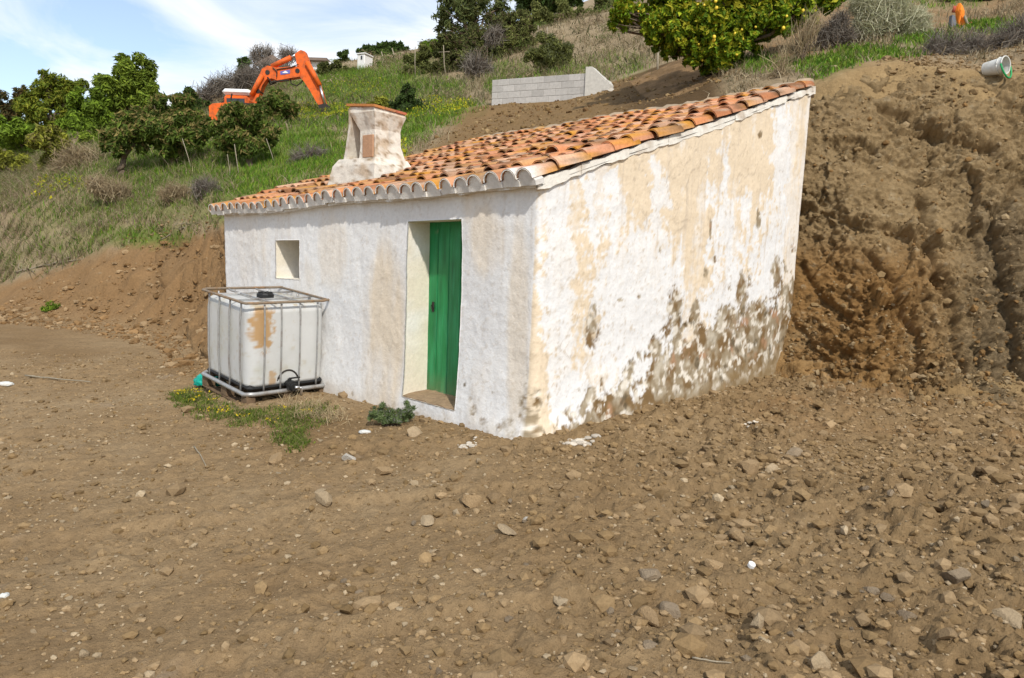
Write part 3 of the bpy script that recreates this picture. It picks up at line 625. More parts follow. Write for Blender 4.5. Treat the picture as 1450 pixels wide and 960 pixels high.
# door: vertical tongue-and-groove boards set at the back of the recess
D = OP['door']; up = np.array([0, 0, 1.0]); dz = D['tl'][2]-D['bl'][2]
wv = D['br']-D['bl']; wv[2] = 0; wd = np.linalg.norm(wv); wu = wv/wd
mb = MB(); nb = 5; o0 = xy(D['bl'])-0.03*wu+NF*0.004+up*(min(D['bl'][2], D['br'][2])-0.02); bw = (wd+0.06)/nb
NRW = 60
for k in range(nb):
    g = random.uniform(0.82, 1.12); o_ = o0+wu*(bw*k); pj = random.uniform(0, 0.005); V = []
    prof_ = [(0.0, 0.0), (0.0, 0.022), (0.006, 0.028), (bw*0.3, 0.0285), (bw*0.6, 0.028), (bw-0.012, 0.028), (bw-0.006, 0.022), (bw-0.006, 0.0)]
    for i in range(NRW+1):
        for x_, y_ in prof_: V.append(o_+wu*x_+NF*(y_+pj)+up*((dz+0.12)*i/NRW))
    V = np.array(V); m8 = len(prof_); h_ = (V[:, 2]-o_[2]); na = fbm(V*np.array([6, 6, 0.5]), 3, 3, 0.6, 900+k); nb_ = fbm(V, 22, 3, 0.65, 930); 
    c = np.zeros((len(V), 3))+np.array([0.008, 0.20, 0.052])*g; c = mixc(c, (0.03, 0.30, 0.11), sstep(0.0, 0.4, na)*0.6); c = mixc(c, (0.004, 0.10, 0.028), sstep(0.05, 0.4, -na)*0.7)
    c = mixc(c, (0.22, 0.24, 0.14), sstep(0.22, 0.36, nb_+0.30*sstep(0.30, 0.0, h_)-0.22)*0.7); c = mixc(c, (0.24, 0.19, 0.11), sstep(0.30, 0.0, h_+0.12*nb_)*0.40)
    mb.add(V, [(i*m8+j, i*m8+j+1, (i+1)*m8+j+1, (i+1)*m8+j) for i in range(NRW) for j in range(m8-1)], col=c)
mb.box(o0-NF*0.03, wu*(wd+0.06), NF*0.026, up*(dz+0.12), col=(0.004, 0.05, 0.015))
door = mb.build('door', MT['door'], hs)
mb = MB(); lk = o0+wu*0.10+up*(dz*0.50)+NF*0.03
mb.box(lk, wu*0.035, NF*0.008, up*0.10, col=(1, 1, 1), bev=0.003)
th = np.linspace(0, 2*math.pi, 13); mb.tube([lk+wu*0.018+NF*0.014+up*0.05+0.022*(math.cos(t)*wu+math.sin(t)*up) for t in th], 0.004, 5)
mb.build('latch', MT['iron'], door)
# stone threshold
mb = MB(); z0 = min(D['fbl'][2], D['fbr'][2])
NS = 12; V = []; Q = []
for i in range(NS+1):
    for j in range(6):
        b = D['fbl']*(1-i/NS)+D['fbr']*(i/NS); s_ = j/5
        z = b[2]-0.01+0.014*math.sin(i*1.7+j)*0.5+0.012*s_
        V.append(np.array([b[0], b[1], 0])+NF*(-0.008-0.345*s_+0.006*math.sin(i*2.1))+up*(z+0.02+0.02*s_))
for i in range(NS):
    for j in range(5): Q.append((i*6+j, (i+1)*6+j, (i+1)*6+j+1, i*6+j+1))
k = len(V); V += [v-up*0.06 for v in V[::6]]
for i in range(NS): Q.append((k+i, k+i+1, (i+1)*6, i*6))
mb.add(V, Q, col=(1, 1, 1)); mb.build('threshold', MT['sill'], hs)
# window: small timber casement with a dark pane at the back of its recess
W = OP['window']; wv = W['br']-W['bl']; wv[2] = 0; ww = np.linalg.norm(wv); wu2 = wv/ww; wh = W['tl'][2]-W['bl'][2]
mb = MB(); o1 = xy(W['bl'])+up*W['bl'][2]-0.02*wu2-NF*0.05
for k_ in range(4): pass
mb.box(o1, wu2*0.06, NF*0.06, up*(wh+0.03), bev=0.004); mb.box(o1+wu2*(ww-0.02), wu2*0.06, NF*0.06, up*(wh+0.03), bev=0.004)
mb.box(o1+wu2*0.062, wu2*(ww-0.084), NF*0.055, up*0.05, bev=0.004); mb.box(o1+wu2*0.062+up*(wh-0.04), wu2*(ww-0.084), NF*0.055, up*0.06, bev=0.004); mb.box(o1+wu2*(ww/2), wu2*0.035, NF*0.05, up*(wh-0.0), bev=0.004)
win = mb.build('window', MT['pale_wood'], hs)
mb = MB(); mb.box(o1+wu2*0.03+NF*0.015, wu2*(ww-0.03), NF*0.008, up*wh); mb.build('pane', MT['glass'], win)

# roof: bilinear slope from the eave up to the back wall, laid with barrel tiles
OV = 0.13
eR = C0+up*(ZT0+0.02); eL = CL+up*(ZTL+0.02); tR = CRt+up*(ZTR+0.02); tL = BLc+up*(ZTB+0.02)
def roofP(s, t):   # s metres from the gable along the eave, t metres up the slope
    a = s/LA; b = t/LB
    P = eR*(1-a)*(1-b)+eL*a*(1-b)+tR*(1-a)*b+tL*a*b
    return P+up*(-0.03*math.sin(math.pi*min(max(a, 0), 1))*math.sin(math.pi*min(max(b, 0), 1))+0.012*math.sin(s*2.3+1)+0.010*math.sin(t*1.9+s))
def roof_frame(s, t):
    o = roofP(s, t); d = nrm(roofP(s, t+0.1)-roofP(s, t-0.1)); a = nrm(roofP(s+0.1, t)-roofP(s-0.1, t)); n_ = nrm(np.cross(d, a)); n_ = n_ if n_[2] > 0 else -n_
    return o, d, a, n_
def tile(mb, o, d, a, n_, ln, r0, r1, concave=False, th=0.013, col0=None, seg=8, white=False):
    sg = -1 if concave else 1; rows = [0, 0.025, 0.5, 1.0]; V = []; cols = []
    for layer in (0, 1):
        for rr in rows:
            r = (r0+(r1-r0)*rr)-(th if layer else 0); x = ln*rr
            for k in range(seg+1):
                t = math.pi*k/seg; V.append(o+d*x+a*(math.cos(t)*r)+n_*(sg*math.sin(t)*r*0.95+rr*0.0))
    m = seg+1; Q = []
    for layer in (0, 1):
        for i in range(3):
            for k in range(seg):
                b = layer*4*m+i*m+k; f = (b, b+1, b+m+1, b+m); Q.append(f if (layer == 0) != concave else f[::-1])
    for k in range(seg): Q.append((k, k+1, 4*m+k+1, 4*m+k)); Q.append((3*m+k, 3*m+k+1, 7*m+k+1, 7*m+k))
    for i in range(3):
        for k in (0, seg): Q.append((i*m+k, (i+1)*m+k, 4*m+(i+1)*m+k, 4*m+i*m+k))
    V = np.array(V)
    # fired clay with lichen and moss of its own
    nA = fbm(V, 2.2, 3, 0.6, 600); nB = fbm(V, 9, 3, 0.6, 620); nC = fbm(V, 5, 3, 0.6, 640); nD = fbm(V, 24, 2, 0.6, 650)
    c = np.zeros((len(V), 3))+col0
    c = mixc(c, (0.52, 0.235, 0.02), sstep(0.04, 0.26, nC+0.45*nA+0.25*nB-0.04)*0.85)
    c = mixc(c, (0.12, 0.07, 0.033), sstep(-0.02, 0.22, nB*0.8-nA*0.6+0.4*nD-0.06+0.08*sstep(0.6, -0.8, V[:, 0]))*0.72)
    c = mixc(c, (0.46, 0.36, 0.27), sstep(0.22, 0.42, nD+0.3*nB)*0.7)
    if white:
        wsel = np.zeros(len(V), bool)
        for layer in (0, 1): wsel[layer*4*m:layer*4*m+m] = True
        wsel[m:2*m] = True if white == 2 else wsel[m:2*m]
        c[wsel] = np.array([0.68, 0.64, 0.58])*(1+0.12*nB[wsel][:, None])
    mb.add(V, Q, col=np.clip(c, 0.02, 0.8))
mb = MB(); pitch = 0.198; ncol = int((LA+0.10)/pitch)+1; expo = 0.335; nrow = int((LB+OV)/expo)+1
CLAY = [(0.55, 0.225, 0.10), (0.50, 0.23, 0.125), (0.58, 0.28, 0.15), (0.47, 0.19, 0.085), (0.54, 0.32, 0.20), (0.50, 0.26, 0.11)]
rt = random.Random(11); EAVE = []
for ic in range(ncol):
    s0 = 0.052+ic*pitch+rt.uniform(-0.008, 0.008)
    for ir in range(nrow):
        t0 = -OV+ir*expo+rt.uniform(-0.012, 0.012)*(1 if ir == 0 else 3); ln = min(0.42, LB+0.06-t0)
        if ln < 0.12: continue
        o, d, a, n_ = roof_frame(s0+rt.uniform(-0.014, 0.014), t0)
        yaw = rt.uniform(-0.07, 0.07); tilt = 0.045+rt.uniform(-0.012, 0.02)
        d2 = nrm(d*math.cos(yaw)+a*math.sin(yaw)-n_*tilt*0); a2 = nrm(np.cross(n_, d2)); a2 = a2 if np.dot(a2, a) > 0 else -a2
        lift = 0.042+rt.uniform(-0.008, 0.014)
        hole = (ic == 3 and ir == 2)
        if hole: continue                                                       # one cover tile is missing
        d3 = nrm(d2-n_*rt.uniform(0.035, 0.055)); q_ = np.array(rt.choice(CLAY))*rt.uniform(0.8, 1.15)
        if ic == 3 and ir == 3: lift += 0.05
        tile(mb, o+n_*(lift+0.022), d3, a2, nrm(np.cross(a2, d3)) if np.dot(np.cross(a2, d3), n_) > 0 else nrm(np.cross(d3, a2)), ln, 0.093*rt.uniform(0.95, 1.04), 0.075, col0=q_, white=(2 if ir == 0 and ic < 2 else 1 if ir == 0 else False))
        if ir == 0: EAVE.append((o+n_*(lift+0.022), d3, a2, n_))
    for ir in range(nrow):                                                      # channel tiles between the covers
        t0 = -OV+0.035+ir*expo; ln = min(0.42, LB+0.04-t0)
        if ln < 0.12: continue
        o, d, a, n_ = roof_frame(s0+pitch/2, t0); d3 = nrm(d-n_*0.03); nn = nrm(np.cross(a, d3)); nn = nn if np.dot(nn, n_) > 0 else -nn
        tile(mb, o+n_*0.088, d3, a, nn, ln, 0.074, 0.082, True, col0=np.array(rt.choice(CLAY))*0.95, seg=6, white=(1 if ir == 0 else False))
# thin deck under the tiles, coloured near black as the shade in the gaps
V = []; Q = []
for i in range(13):
    for j in range(11):
        P = roofP(-0.02+(LA+0.06)*i/12, -0.03+(LB+0.06)*j/10); V.append(P-up*0.012); 
for i in range(12):
    for j in range(10): Q.append((i*11+j, (i+1)*11+j, (i+1)*11+j+1, i*11+j+1))
mb.add(V, Q, col=(0.06, 0.045, 0.035))
roof = mb.build('roof', MT['tile'], hs, smooth=True)
# lime mortar plugging the tile mouths along the eave
mb = MB()
for o, d3, a2, n_ in EAVE:
    R = 0.0785; h_ = pitch/2+0.002
    arc = [o+d3*0.022+a2*(math.cos(t)*R)+n_*(math.sin(t)*R*0.93) for t in np.linspace(0, math.pi, 11)]
    arc += [o+d3*0.022-a2*h_-n_*0.020, o+d3*0.020-a2*h_-n_*0.062, o+d3*0.020+a2*h_-n_*0.062, o+d3*0.022+a2*h_-n_*0.020]
    g = random.uniform(0.88, 1.08); mb.prism(arc, d3*0.10, col=np.array([0.68, 0.645, 0.59])*g)
# continuous bed of mortar along the wall head
V = []; Q = []; m = 60
for i in range(m+1):
    s_ = -0.01+(LA+0.05)*i/m; o, d, a, n_ = roof_frame(s_, 0)
    j = 0.012*math.sin(i*2.3)+0.008*math.sin(i*5.1)
    V += [o-d*(OV-0.05+j*0.4)+n_*0.035, o-d*(OV-0.045+j)-n_*0.006-up*(0.012+j*0.3), o+d*0.05-up*0.05, o+d*0.05+n_*0.035]
for i in range(m):
    for k in range(3): Q.append((i*4+k, (i+1)*4+k, (i+1)*4+k+1, i*4+k+1))
    Q.append((i*4+3, (i+1)*4+3, (i+1)*4, i*4))
mb.add(V, Q, col=(0.66, 0.62, 0.56))
mb.build('eave_mortar', MT['mortar'], roof)
# verge: limewashed mortar band along the gable top, laid in lengths
mb = MB(); t = -0.06; k = 0
while t < LB+0.05:
    ln = random.uniform(0.42, 0.75); t2 = min(t+ln, LB+0.08); V = []; Q = []; m = 8; dz_ = random.uniform(-0.012, 0.012)
    for i in range(m+1):
        tt = t+(t2-t)*i/m; o, d, a, n_ = roof_frame(0, tt); j = 0.007*math.sin(tt*13+k)+0.006*math.sin(tt*31)
        lo_ = 0.042+dz_+j; pr = 0.014+0.005*math.sin(tt*7+k)+j*0.5
        V += [o-a*pr+up*(0.032+j), o-a*(pr+0.005)-up*lo_, o+a*0.03-up*lo_, o+a*0.05+up*(0.036+j)]
    for i in range(m):
        for q_ in range(4): Q.append((i*4+q_, (i+1)*4+q_, (i+1)*4+(q_+1) % 4, i*4+(q_+1) % 4))
    Q += [(0, 1, 2, 3), (m*4+3, m*4+2, m*4+1, m*4)]
    V = np.array(V); nn = fbm(V, 7, 3, 0.6, 700); c = mixc(np.zeros((len(V), 3))+np.array([0.74, 0.70, 0.62]), (0.42, 0.33, 0.24), sstep(0.05, 0.4, nn)*0.8)
    mb.add(V, Q, col=c); t = t2+0.006; k += 1
mb.build('verge', MT['mortar'], roof, smooth=False)
# ridge: grey mortar capping along the back wall
mb = MB(); V = []; Q = []; m = 90
for i in range(m+1):
    s_ = 0.02+(LA+0.02)*i/m; o, d, a, n_ = roof_frame(s_, LB)
    j = 0.02*math.sin(i*1.3)+0.012*math.sin(i*3.7)
    V += [o-d*(0.16+j)+n_*0.095, o-d*0.10+n_*(0.135+j*0.5), o+d*0.02+n_*(0.150+j*0.6), o+d*0.13+n_*(0.12+j*0.3), o+d*0.14-up*0.10, o-d*0.16-up*0.01]
for i in range(m):
    for k in range(6): Q.append((i*6+k, (i+1)*6+k, (i+1)*6+(k+1) % 6, i*6+(k+1) % 6))
Q += [(0, 1, 2, 3), (0, 3, 4, 5), (m*6+3, m*6+2, m*6+1, m*6), (m*6+5, m*6+4, m*6+3, m*6)]
V = np.array(V); nn = fbm(V, 3, 4, 0.6, 720)
c = mixc(np.zeros((len(V), 3))+np.array([0.40, 0.30, 0.20]), (0.26, 0.21, 0.15), sstep(-0.1, 0.4, nn)); c = mixc(c, (0.5, 0.26, 0.06), sstep(0.2, 0.4, fbm(V, 4, 3, 0.6, 730)))
mb.add(V, Q, col=c); mb.build('ridge_capping', MT['mortar'], roof, smooth=True)

# chimney: stepped masonry base, waisted stack with side hood and brick pier
def roof_hit(px, py):
    d = ray(px, py); best = None
    for s_ in np.linspace(0, LA, 120):
        for t_ in np.linspace(0, 2.5, 60):
            P = roofP(s_, t_); qx, qy = proj(P+up*0.05); e = (qx-px)**2+(qy-py)**2
            if best is None or e < best[0]: best = (e, s_, t_)
    return roofP(best[1], best[2])
KC = roof_hit(529, 263)
sl_ = (ZTR-ZT0)/LB                                                             # rise of the roof per metre
ch_mb = MB()
CS = 1.36
def ck(p, q, z): return KC+AX*(p*CS)+BX*(q*CS)+up*(z*CS-0.05)
def loft(mb, rings, colf=None, capT=True):
    """rings: lists of (p,q,z) of equal length, joined bottom to top, subdivided"""
    k = len(rings[0]); V = []; n = 0
    sub = []
    for r in rings:
        r = np.array(r); rr = []
        for i in range(k):
            for f in np.arange(0, 1, 1/14): rr.append(r[i]*(1-f)+r[(i+1) % k]*f)
        sub.append(np.array(rr))
    full = []
    for a, b in zip(sub[:-1], sub[1:]):
        for f in np.arange(0, 1, 0.1): full.append(a*(1-f)+b*f)
    full.append(sub[-1]); kk = len(sub[0])
    W_ = np.array([[ck(*p) for p in r] for r in full]); nr = len(full)
    cen = W_.mean(1, keepdims=True); dirn = W_-cen; dirn[..., 2] = 0; dirn /= np.linalg.norm(dirn, axis=-1, keepdims=True)+1e-6
    W_ = W_+dirn*(0.012*fbm(W_, 6, 3, 0.55, 800))[..., None]
    V = W_.reshape(-1, 3); Q = [(i*kk+j, i*kk+(j+1) % kk, (i+1)*kk+(j+1) % kk, (i+1)*kk+j) for i in range(nr-1) for j in range(kk)]
    T = []
    if capT:
        V = np.vstack([V, W_[-1].mean(0)[None]]); T = [((nr-1)*kk+j, (nr-1)*kk+(j+1) % kk, nr*kk) for j in range(kk)]
    nA = fbm(V, 5, 4, 0.6, 820); nB = fbm(V, 14, 3, 0.6, 830); nS = fbm(V*np.array([1, 1, 0.08]), 9, 3, 0.6, 840)
    c = np.zeros((len(V), 3))+np.array([0.72, 0.67, 0.58])
    c = mixc(c, (0.48, 0.36, 0.24), sstep(-0.05, 0.30, nA+0.3*nB)*0.8); c = mixc(c, (0.27, 0.19, 0.11), sstep(0.12, 0.35, nB+0.3*nA)*0.8); c = mixc(c, (0.50, 0.47, 0.42), sstep(0.1, 0.4, nS)*0.6)
    if colf is not None: c = colf(c, V)
    mb.add(V, Q, T, col=c)
z_ = lambda q: q*sl_
B_ = 0.50; Wd = 0.80
loft(ch_mb, [[(-0.04, -0.06, -0.08), (Wd+0.10, -0.10, -0.10), (Wd+0.08, B_+0.05, z_(B_)-0.08), (-0.04, B_+0.05, z_(B_)-0.06)],
             [(0.00, 0.00, 0.07), (Wd, 0.0, 0.06), (Wd, B_, z_(B_)+0.05), (0.0, B_, z_(B_)+0.05)],
             [(0.02, 0.02, 0.27), (Wd-0.08, 0.02, 0.27), (Wd-0.1, B_-0.04, 0.30), (0.03, B_-0.05, 0.25)],
             [(0.05, 0.04, 0.33), (Wd-0.16, 0.04, 0.335), (Wd-0.16, B_-0.08, 0.36), (0.07, B_-0.08, 0.33)]])
loft(ch_mb, [[(0.05, 0.045, 0.28), (0.31, 0.045, 0.28), (0.31, 0.40, 0.28), (0.05, 0.40, 0.28)],
             [(0.075, 0.06, 0.45), (0.31, 0.06, 0.45), (0.31, 0.345, 0.45), (0.075, 0.345, 0.45)],
             [(0.075, 0.06, 0.58), (0.31, 0.06, 0.58), (0.31, 0.335, 0.58), (0.075, 0.335, 0.58)],
             [(0.03, 0.02, 0.73), (0.42, 0.02, 0.74), (0.42, 0.365, 0.72), (0.03, 0.365, 0.71)],
             [(0.04, 0.03, 0.77), (0.44, 0.03, 0.80), (0.44, 0.35, 0.78), (0.04, 0.35, 0.75)]])
# leaning hood slab and back of the smoke opening
loft(ch_mb, [[(0.55, 0.06, 0.31), (0.60, 0.06, 0.31), (0.60, 0.37, 0.31), (0.55, 0.37, 0.31)], [(0.44, 0.04, 0.62), (0.475, 0.04, 0.62), (0.475, 0.36, 0.62), (0.44, 0.36, 0.62)], [(0.40, 0.025, 0.78), (0.455, 0.025, 0.79), (0.455, 0.36, 0.78), (0.40, 0.36, 0.77)]])
chim = ch_mb.build('chimney', MT['mortar'], roof, smooth=False)
mb = MB(); mb.box(ck(0.085, 0.040, 0.335), AX*0.22, BX*0.025, up*0.27, col=(0.47, 0.28, 0.17), bev=0.004)
mb.build('brick_pier', MT['mortar'], chim)
mb = MB(); mb.box(ck(0.312, 0.27, 0.30), AX*0.33, BX*0.07, up*0.57, col=(0.32, 0.11, 0.04)); mb.build('flue_back', MT['mortar'], chim)
mb = MB()
for k in range(3):
    q0 = 0.01+0.12*k
    mb.prism([ck(0.02, q0, 0.745-0.01*k+0.02), ck(0.47, q0, 0.79-0.01*k+0.02), ck(0.47, q0+0.115, 0.785-0.01*k+0.02), ck(0.02, q0+0.115, 0.735-0.01*k+0.02)], up*0.028, col=[(0.50, 0.21, 0.07), (0.44, 0.19, 0.09), (0.48, 0.15, 0.08)][k])
mb.build('cap_tiles', MT['tile'], chim)

# ------------------------------------------------------------------ water tank: milky plastic box in a steel cage on a pallet
def build_tank():
    yaw = math.radians(45.0); tilt = math.radians(3.0); s = 0.97
    org = np.array([-2.80, 7.72, -0.035])
    ax = np.array([math.cos(yaw), math.sin(yaw), 0]); ay = np.array([-math.sin(yaw), math.cos(yaw), 0]); ay = nrm(ay*math.cos(tilt)+np.array([0, 0, math.sin(tilt)])); az = nrm(np.cross(ax, ay))
    W_, D_, H_ = 1.0*s, 1.2*s, 0.985*s
    def T(x, y, z): return org+ax*x+ay*y+az*z
    t = empty('water_tank', T(W_/2, D_/2, -0.17)); tag(t, 'white plastic water tank in rusty metal cage on wooden pallet by house wall', 'water tank')
    # bottle: rounded box, bulging a little between the bars
    n = 48; V = []; C_ = []; zs = np.linspace(0, 1, 30); ins = 0.035; r = 0.11
    def outline(grow):
        pts = []
        for cx, cy, a0 in [(W_-ins-r, D_-ins-r, 0), (ins+r, D_-ins-r, 90), (ins+r, ins+r, 180), (W_-ins-r, ins+r, 270)]:
            for k in range(6): a = math.radians(a0+18*k); pts.append((cx+(r+grow)*math.cos(a), cy+(r+grow)*math.sin(a)))
        o = []
        for i in range(len(pts)):
            p, q = pts[i], pts[(i+1) % len(pts)]; o.append(p)
            if math.dist(p, q) > 0.2:
                for f in np.linspace(0, 1, 44)[1:-1]: o.append((p[0]*(1-f)+q[0]*f, p[1]*(1-f)+q[1]*f))
        return o
    base = outline(0); m = len(base)
    prof = [(0.012, -0.05), (0.0, -0.10)]
    rings = [(0.03, -0.04), (0.045, -0.01)]+[(z, 0.004+0.006*math.sin(z*math.pi)) for z in np.linspace(0.07, H_-0.10, 70)]+[(H_-0.06, -0.012), (H_-0.035, -0.045), (H_-0.028, -0.10)]
    for z, g in rings:
        for p in outline(g): V.append(T(p[0], p[1], z))
    Q = [(i*m+j, i*m+(j+1) % m, (i+1)*m+(j+1) % m, (i+1)*m+j) for i in range(len(rings)-1) for j in range(m)]
    k = len(V); V.append(T(W_/2, D_/2, H_-0.025)); V.append(T(W_/2, D_/2, 0.03)); nr = len(rings)
    Tt = [((nr-1)*m+j, (nr-1)*m+(j+1) % m, k) for j in range(m)]+[((j+1) % m, j, k+1) for j in range(m)]
    V = np.array(V); lx = (V-org)@ax; ly = (V-org)@ay; lz = (V-org)@az
    c = np.zeros((len(V), 3))+np.array([0.62, 0.62, 0.60]); nz = fbm(V, 3, 3, 0.5, 900); n2 = fbm(V, 14, 3, 0.6, 905)
    c = mixc(c, (0.54, 0.54, 0.47), sstep(-0.1, 0.4, nz)*0.6); c = mixc(c, (0.50, 0.44, 0.33), sstep(0.18, 0.4, n2+0.4*nz)*0.4)
    rust = sstep(1.25, 0.6, ((lx-0.18)/0.13)**2+((lz-0.70)/0.26)**2+1.5*n2)*(ly < 0.12)
    rust = np.maximum(rust, 0.8*sstep(1.2, 0.5, ((lx-0.30)/0.05)**2+((lz-0.13)/0.09)**2+1.4*n2)*(ly < 0.1))
    c = mixc(c, (0.46, 0.25, 0.07), rust*0.85)
    c = mixc(c, (0.50, 0.38, 0.20), sstep(H_-0.05, H_-0.03, lz)*sstep(0.0, 0.3, n2+0.3*nz)*0.7)
    c = mixc(c, (0.5, 0.46, 0.38), sstep(0.2, 0.06, lz)*sstep(0.0, 0.3, n2)*0.5)
    bot = obj('bottle', V, [np.array(Q), np.array(Tt)], MT['tank'], t, col=c, smooth=True)
    mb = MB(); th = np.linspace(0, 2*math.pi, 25)
    mb.tube([T(W_/2, D_/2, H_-0.03), T(W_/2, D_/2, H_+0.018)], [0.095, 0.095], 20); mb.tube([T(W_/2, D_/2, H_+0.018), T(W_/2, D_/2, H_+0.035)], [0.088, 0.08], 20)
    for k in range(4): a = k*math.pi/4; mb.box(T(W_/2, D_/2, H_+0.03)-(ax*math.cos(a)+ay*math.sin(a))*0.08-(ay*math.cos(a)-ax*math.sin(a))*0.008, (ax*math.cos(a)+ay*math.sin(a))*0.16, (ay*math.cos(a)-ax*math.sin(a))*0.016, az*0.014)
    mb.build('filler_cap', MT['black'], t, smooth=False)
    # cage: upright tubes flattened at the ends
    mb = MB(); zt, zb = H_-0.01, 0.03; rr = 0.0105
    def upright(x, y, ox, oy):
        mb.tube([T(x, y, zb-0.03), T(x, y, 0.10), T(x+ox*0.012, y+oy*0.012, 0.3), T(x+ox*0.012, y+oy*0.012, zt-0.15), T(x, y, zt-0.04), T(x, y, zt)], rr, 7)
    for f in (0.20, 0.40, 0.63, 0.85): upright(W_*f, 0.012, 0, -1); upright(W_*f, D_-0.012, 0, 1)
    for f in (0.15, 0.38, 0.61, 0.84): upright(0.012, D_*f, -1, 0); upright(W_-0.012, D_*f, 1, 0)
    cage = mb.build('cage_bars', MT['steel'], t, smooth=True)
    def ring(z, r_, rad, name, mat, g=0.0):
        mb = MB(); pts = []; rc = 0.09
        for cx, cy, a0 in [(W_-rc+g, D_-rc+g, 0), (rc-g, D_-rc+g, 90), (rc-g, rc-g, 180), (W_-rc+g, rc-g, 270)]:
            for k in range(6): a = math.radians(a0+18*k); pts.append(T(cx+rc*math.cos(a), cy+rc*math.sin(a), z+0.004*math.sin(a0+k)))
        pts.append(pts[0]); pts.append(pts[1]); mb.tube(pts, rad, 8, caps=False); return mb
    mb = ring(H_+0.012, 0, 0.015, '', None, 0.012); mb.build('top_rail', MT['rail'], t, smooth=True)
    mb = MB()
    for f in (0.33, 0.67): mb.tube([T(W_*f, 0.0, H_+0.004), T(W_*f, 0.06, H_-0.004), T(W_*f, D_-0.06, H_-0.004), T(W_*f, D_, H_+0.004)], 0.011, 7)
    mb.tube([T(0.0, D_*0.36, H_-0.002), T(0.06, D_*0.36, H_-0.012), T(W_-0.06, D_*0.36, H_-0.012), T(W_, D_*0.36, H_-0.002)], 0.009, 7); mb.tube([T(0.0, D_*0.74, H_-0.002), T(W_, D_*0.74, H_-0.008)], 0.009, 7)
    mb.build('top_bars', MT['steel'], t, smooth=True)
    mb = ring(-0.02, 0, 0.024, '', None, 0.01); mb.build('bottom_rail', MT['steel'], t, smooth=True)
    mb = MB()                                                                  # dark tray under the bottle
    mb.box(T(0.03, 0.03, -0.012), ax*(W_-0.06), ay*(D_-0.06), az*0.085, col=(1, 1, 1), bev=0.05); mb.build('tray', MT['black'], t)
    mb = MB(); vx = 0.50                                                       # outlet valve with its handle and cap
    mb.tube([T(vx*W_, 0.10, 0.055), T(vx*W_, -0.05, 0.045)], 0.04, 14); mb.tube([T(vx*W_, -0.05, 0.045), T(vx*W_, -0.11, 0.04)], [0.058, 0.058], 16)
    mb.tube([T(vx*W_, -0.11, 0.04), T(vx*W_, -0.13, 0.039)], [0.048, 0.042], 16)
    mb.tube([T(vx*W_-0.01, -0.03, 0.08), T(vx*W_-0.01, -0.03, 0.115)], 0.022, 10)
    mb.box(T(vx*W_-0.015, -0.045, 0.112), ax*0.13, ay*0.03, az*0.014, bev=0.005)
    v = mb.build('outlet_valve', MT['black'], t, smooth=False)
    mb = MB(); mb.tube([T(vx*W_+0.055, -0.135, 0.03), T(vx*W_+0.075, -0.14, 0.025), T(vx*W_+0.075, -0.14, -0.05)], 0.016, 8); mb.tube([T(vx*W_, -0.131, 0.039), T(vx*W_+0.055, -0.137, 0.03)], 0.018, 8); mb.build('tap', MT['chrome'], v, smooth=True)
    mb = MB()                                                                   # dark arc standing in for the shaded recess round the valve
    for k in range(13):
        pass
    arc = [T(vx*W_+0.13*math.cos(a), 0.028, 0.05+0.15*math.sin(a)) for a in np.linspace(0.25, math.pi-0.25, 12)]; mb.tube(arc, [0.003]+[0.010]*10+[0.003], 6); mb.build('valve_recess_shade', MT['iron'], bot)
    # pallet
    mb = MB()
    for x in (0.0, W_/2-0.05, W_-0.10):
        for y in (0.0, D_/2-0.07, D_-0.14): mb.box(T(x, y, -0.155), ax*0.10, ay*0.14, az*0.10, bev=0.006)
    for x in (0.0, W_/2-0.05, W_-0.10): mb.box(T(x, 0, -0.178), ax*0.10, ay*D_, az*0.021, bev=0.004)
    for y in (0.004, 0.26, 0.52, 0.78, D_-0.11): mb.box(T(0.0, y, -0.053), ax*W_, ay*0.10, az*0.019, bev=0.004)
    mb.build('pallet', MT['dark_wood'], t)
    return T, W_, D_
TT, TW, TD = build_tank()

# ------------------------------------------------------------------ rocks
def rock_shapes(n, mat, sub=3, flat=0.75, seed=0):
    r = np.random.default_rng(seed); res = []
    for i in range(n):
        bm = bmesh.new(); bmesh.ops.create_icosphere(bm, subdivisions=sub, radius=1.0)
        V = np.array([v.co[:] for v in bm.verts]); Fc = np.array([[v.index for v in f.verts] for f in bm.faces]); bm.free()
        for _ in range(14):                                                     # split faces: cut by random planes
            k = nrm(r.normal(size=3)); h = r.uniform(0.42, 0.80); dd = V@k-h; V = V-np.where(dd > 0, dd, 0)[:, None]*k
        V = V*np.array([1, r.uniform(0.6, 0.9), r.uniform(0.35, flat)])
        V = V*(1+0.05*fbm(V, 2.6, 3, 0.6, i*9+seed))[:, None]
        res.append(mesh('stone', V, Fc, mat, smooth=False))
    return res
R_tan = rock_shapes(7, MT['rock'], seed=1); R_pale = rock_shapes(5, MT['pale_rock'], seed=2); R_grey = rock_shapes(4, MT['grey_rock'], seed=3); R_white = rock_shapes(3, MT['white_rock'], seed=4)
def put_rock(name, me, p, size, label, cat, group=None, sink=0.35, rot=None, sq=1.0):
    o = bpy.data.objects.new(name, me); COL.objects.link(o)
    o.location = (p[0], p[1], p[2]+size*0.35*(0.5-sink)); o.scale = (size*0.5, size*0.5, size*0.5*sq)
    o.rotation_euler = rot or (random.uniform(-.35, .35), random.uniform(-.35, .35), random.uniform(0, 6.28)); return tag(o, label, cat, group)
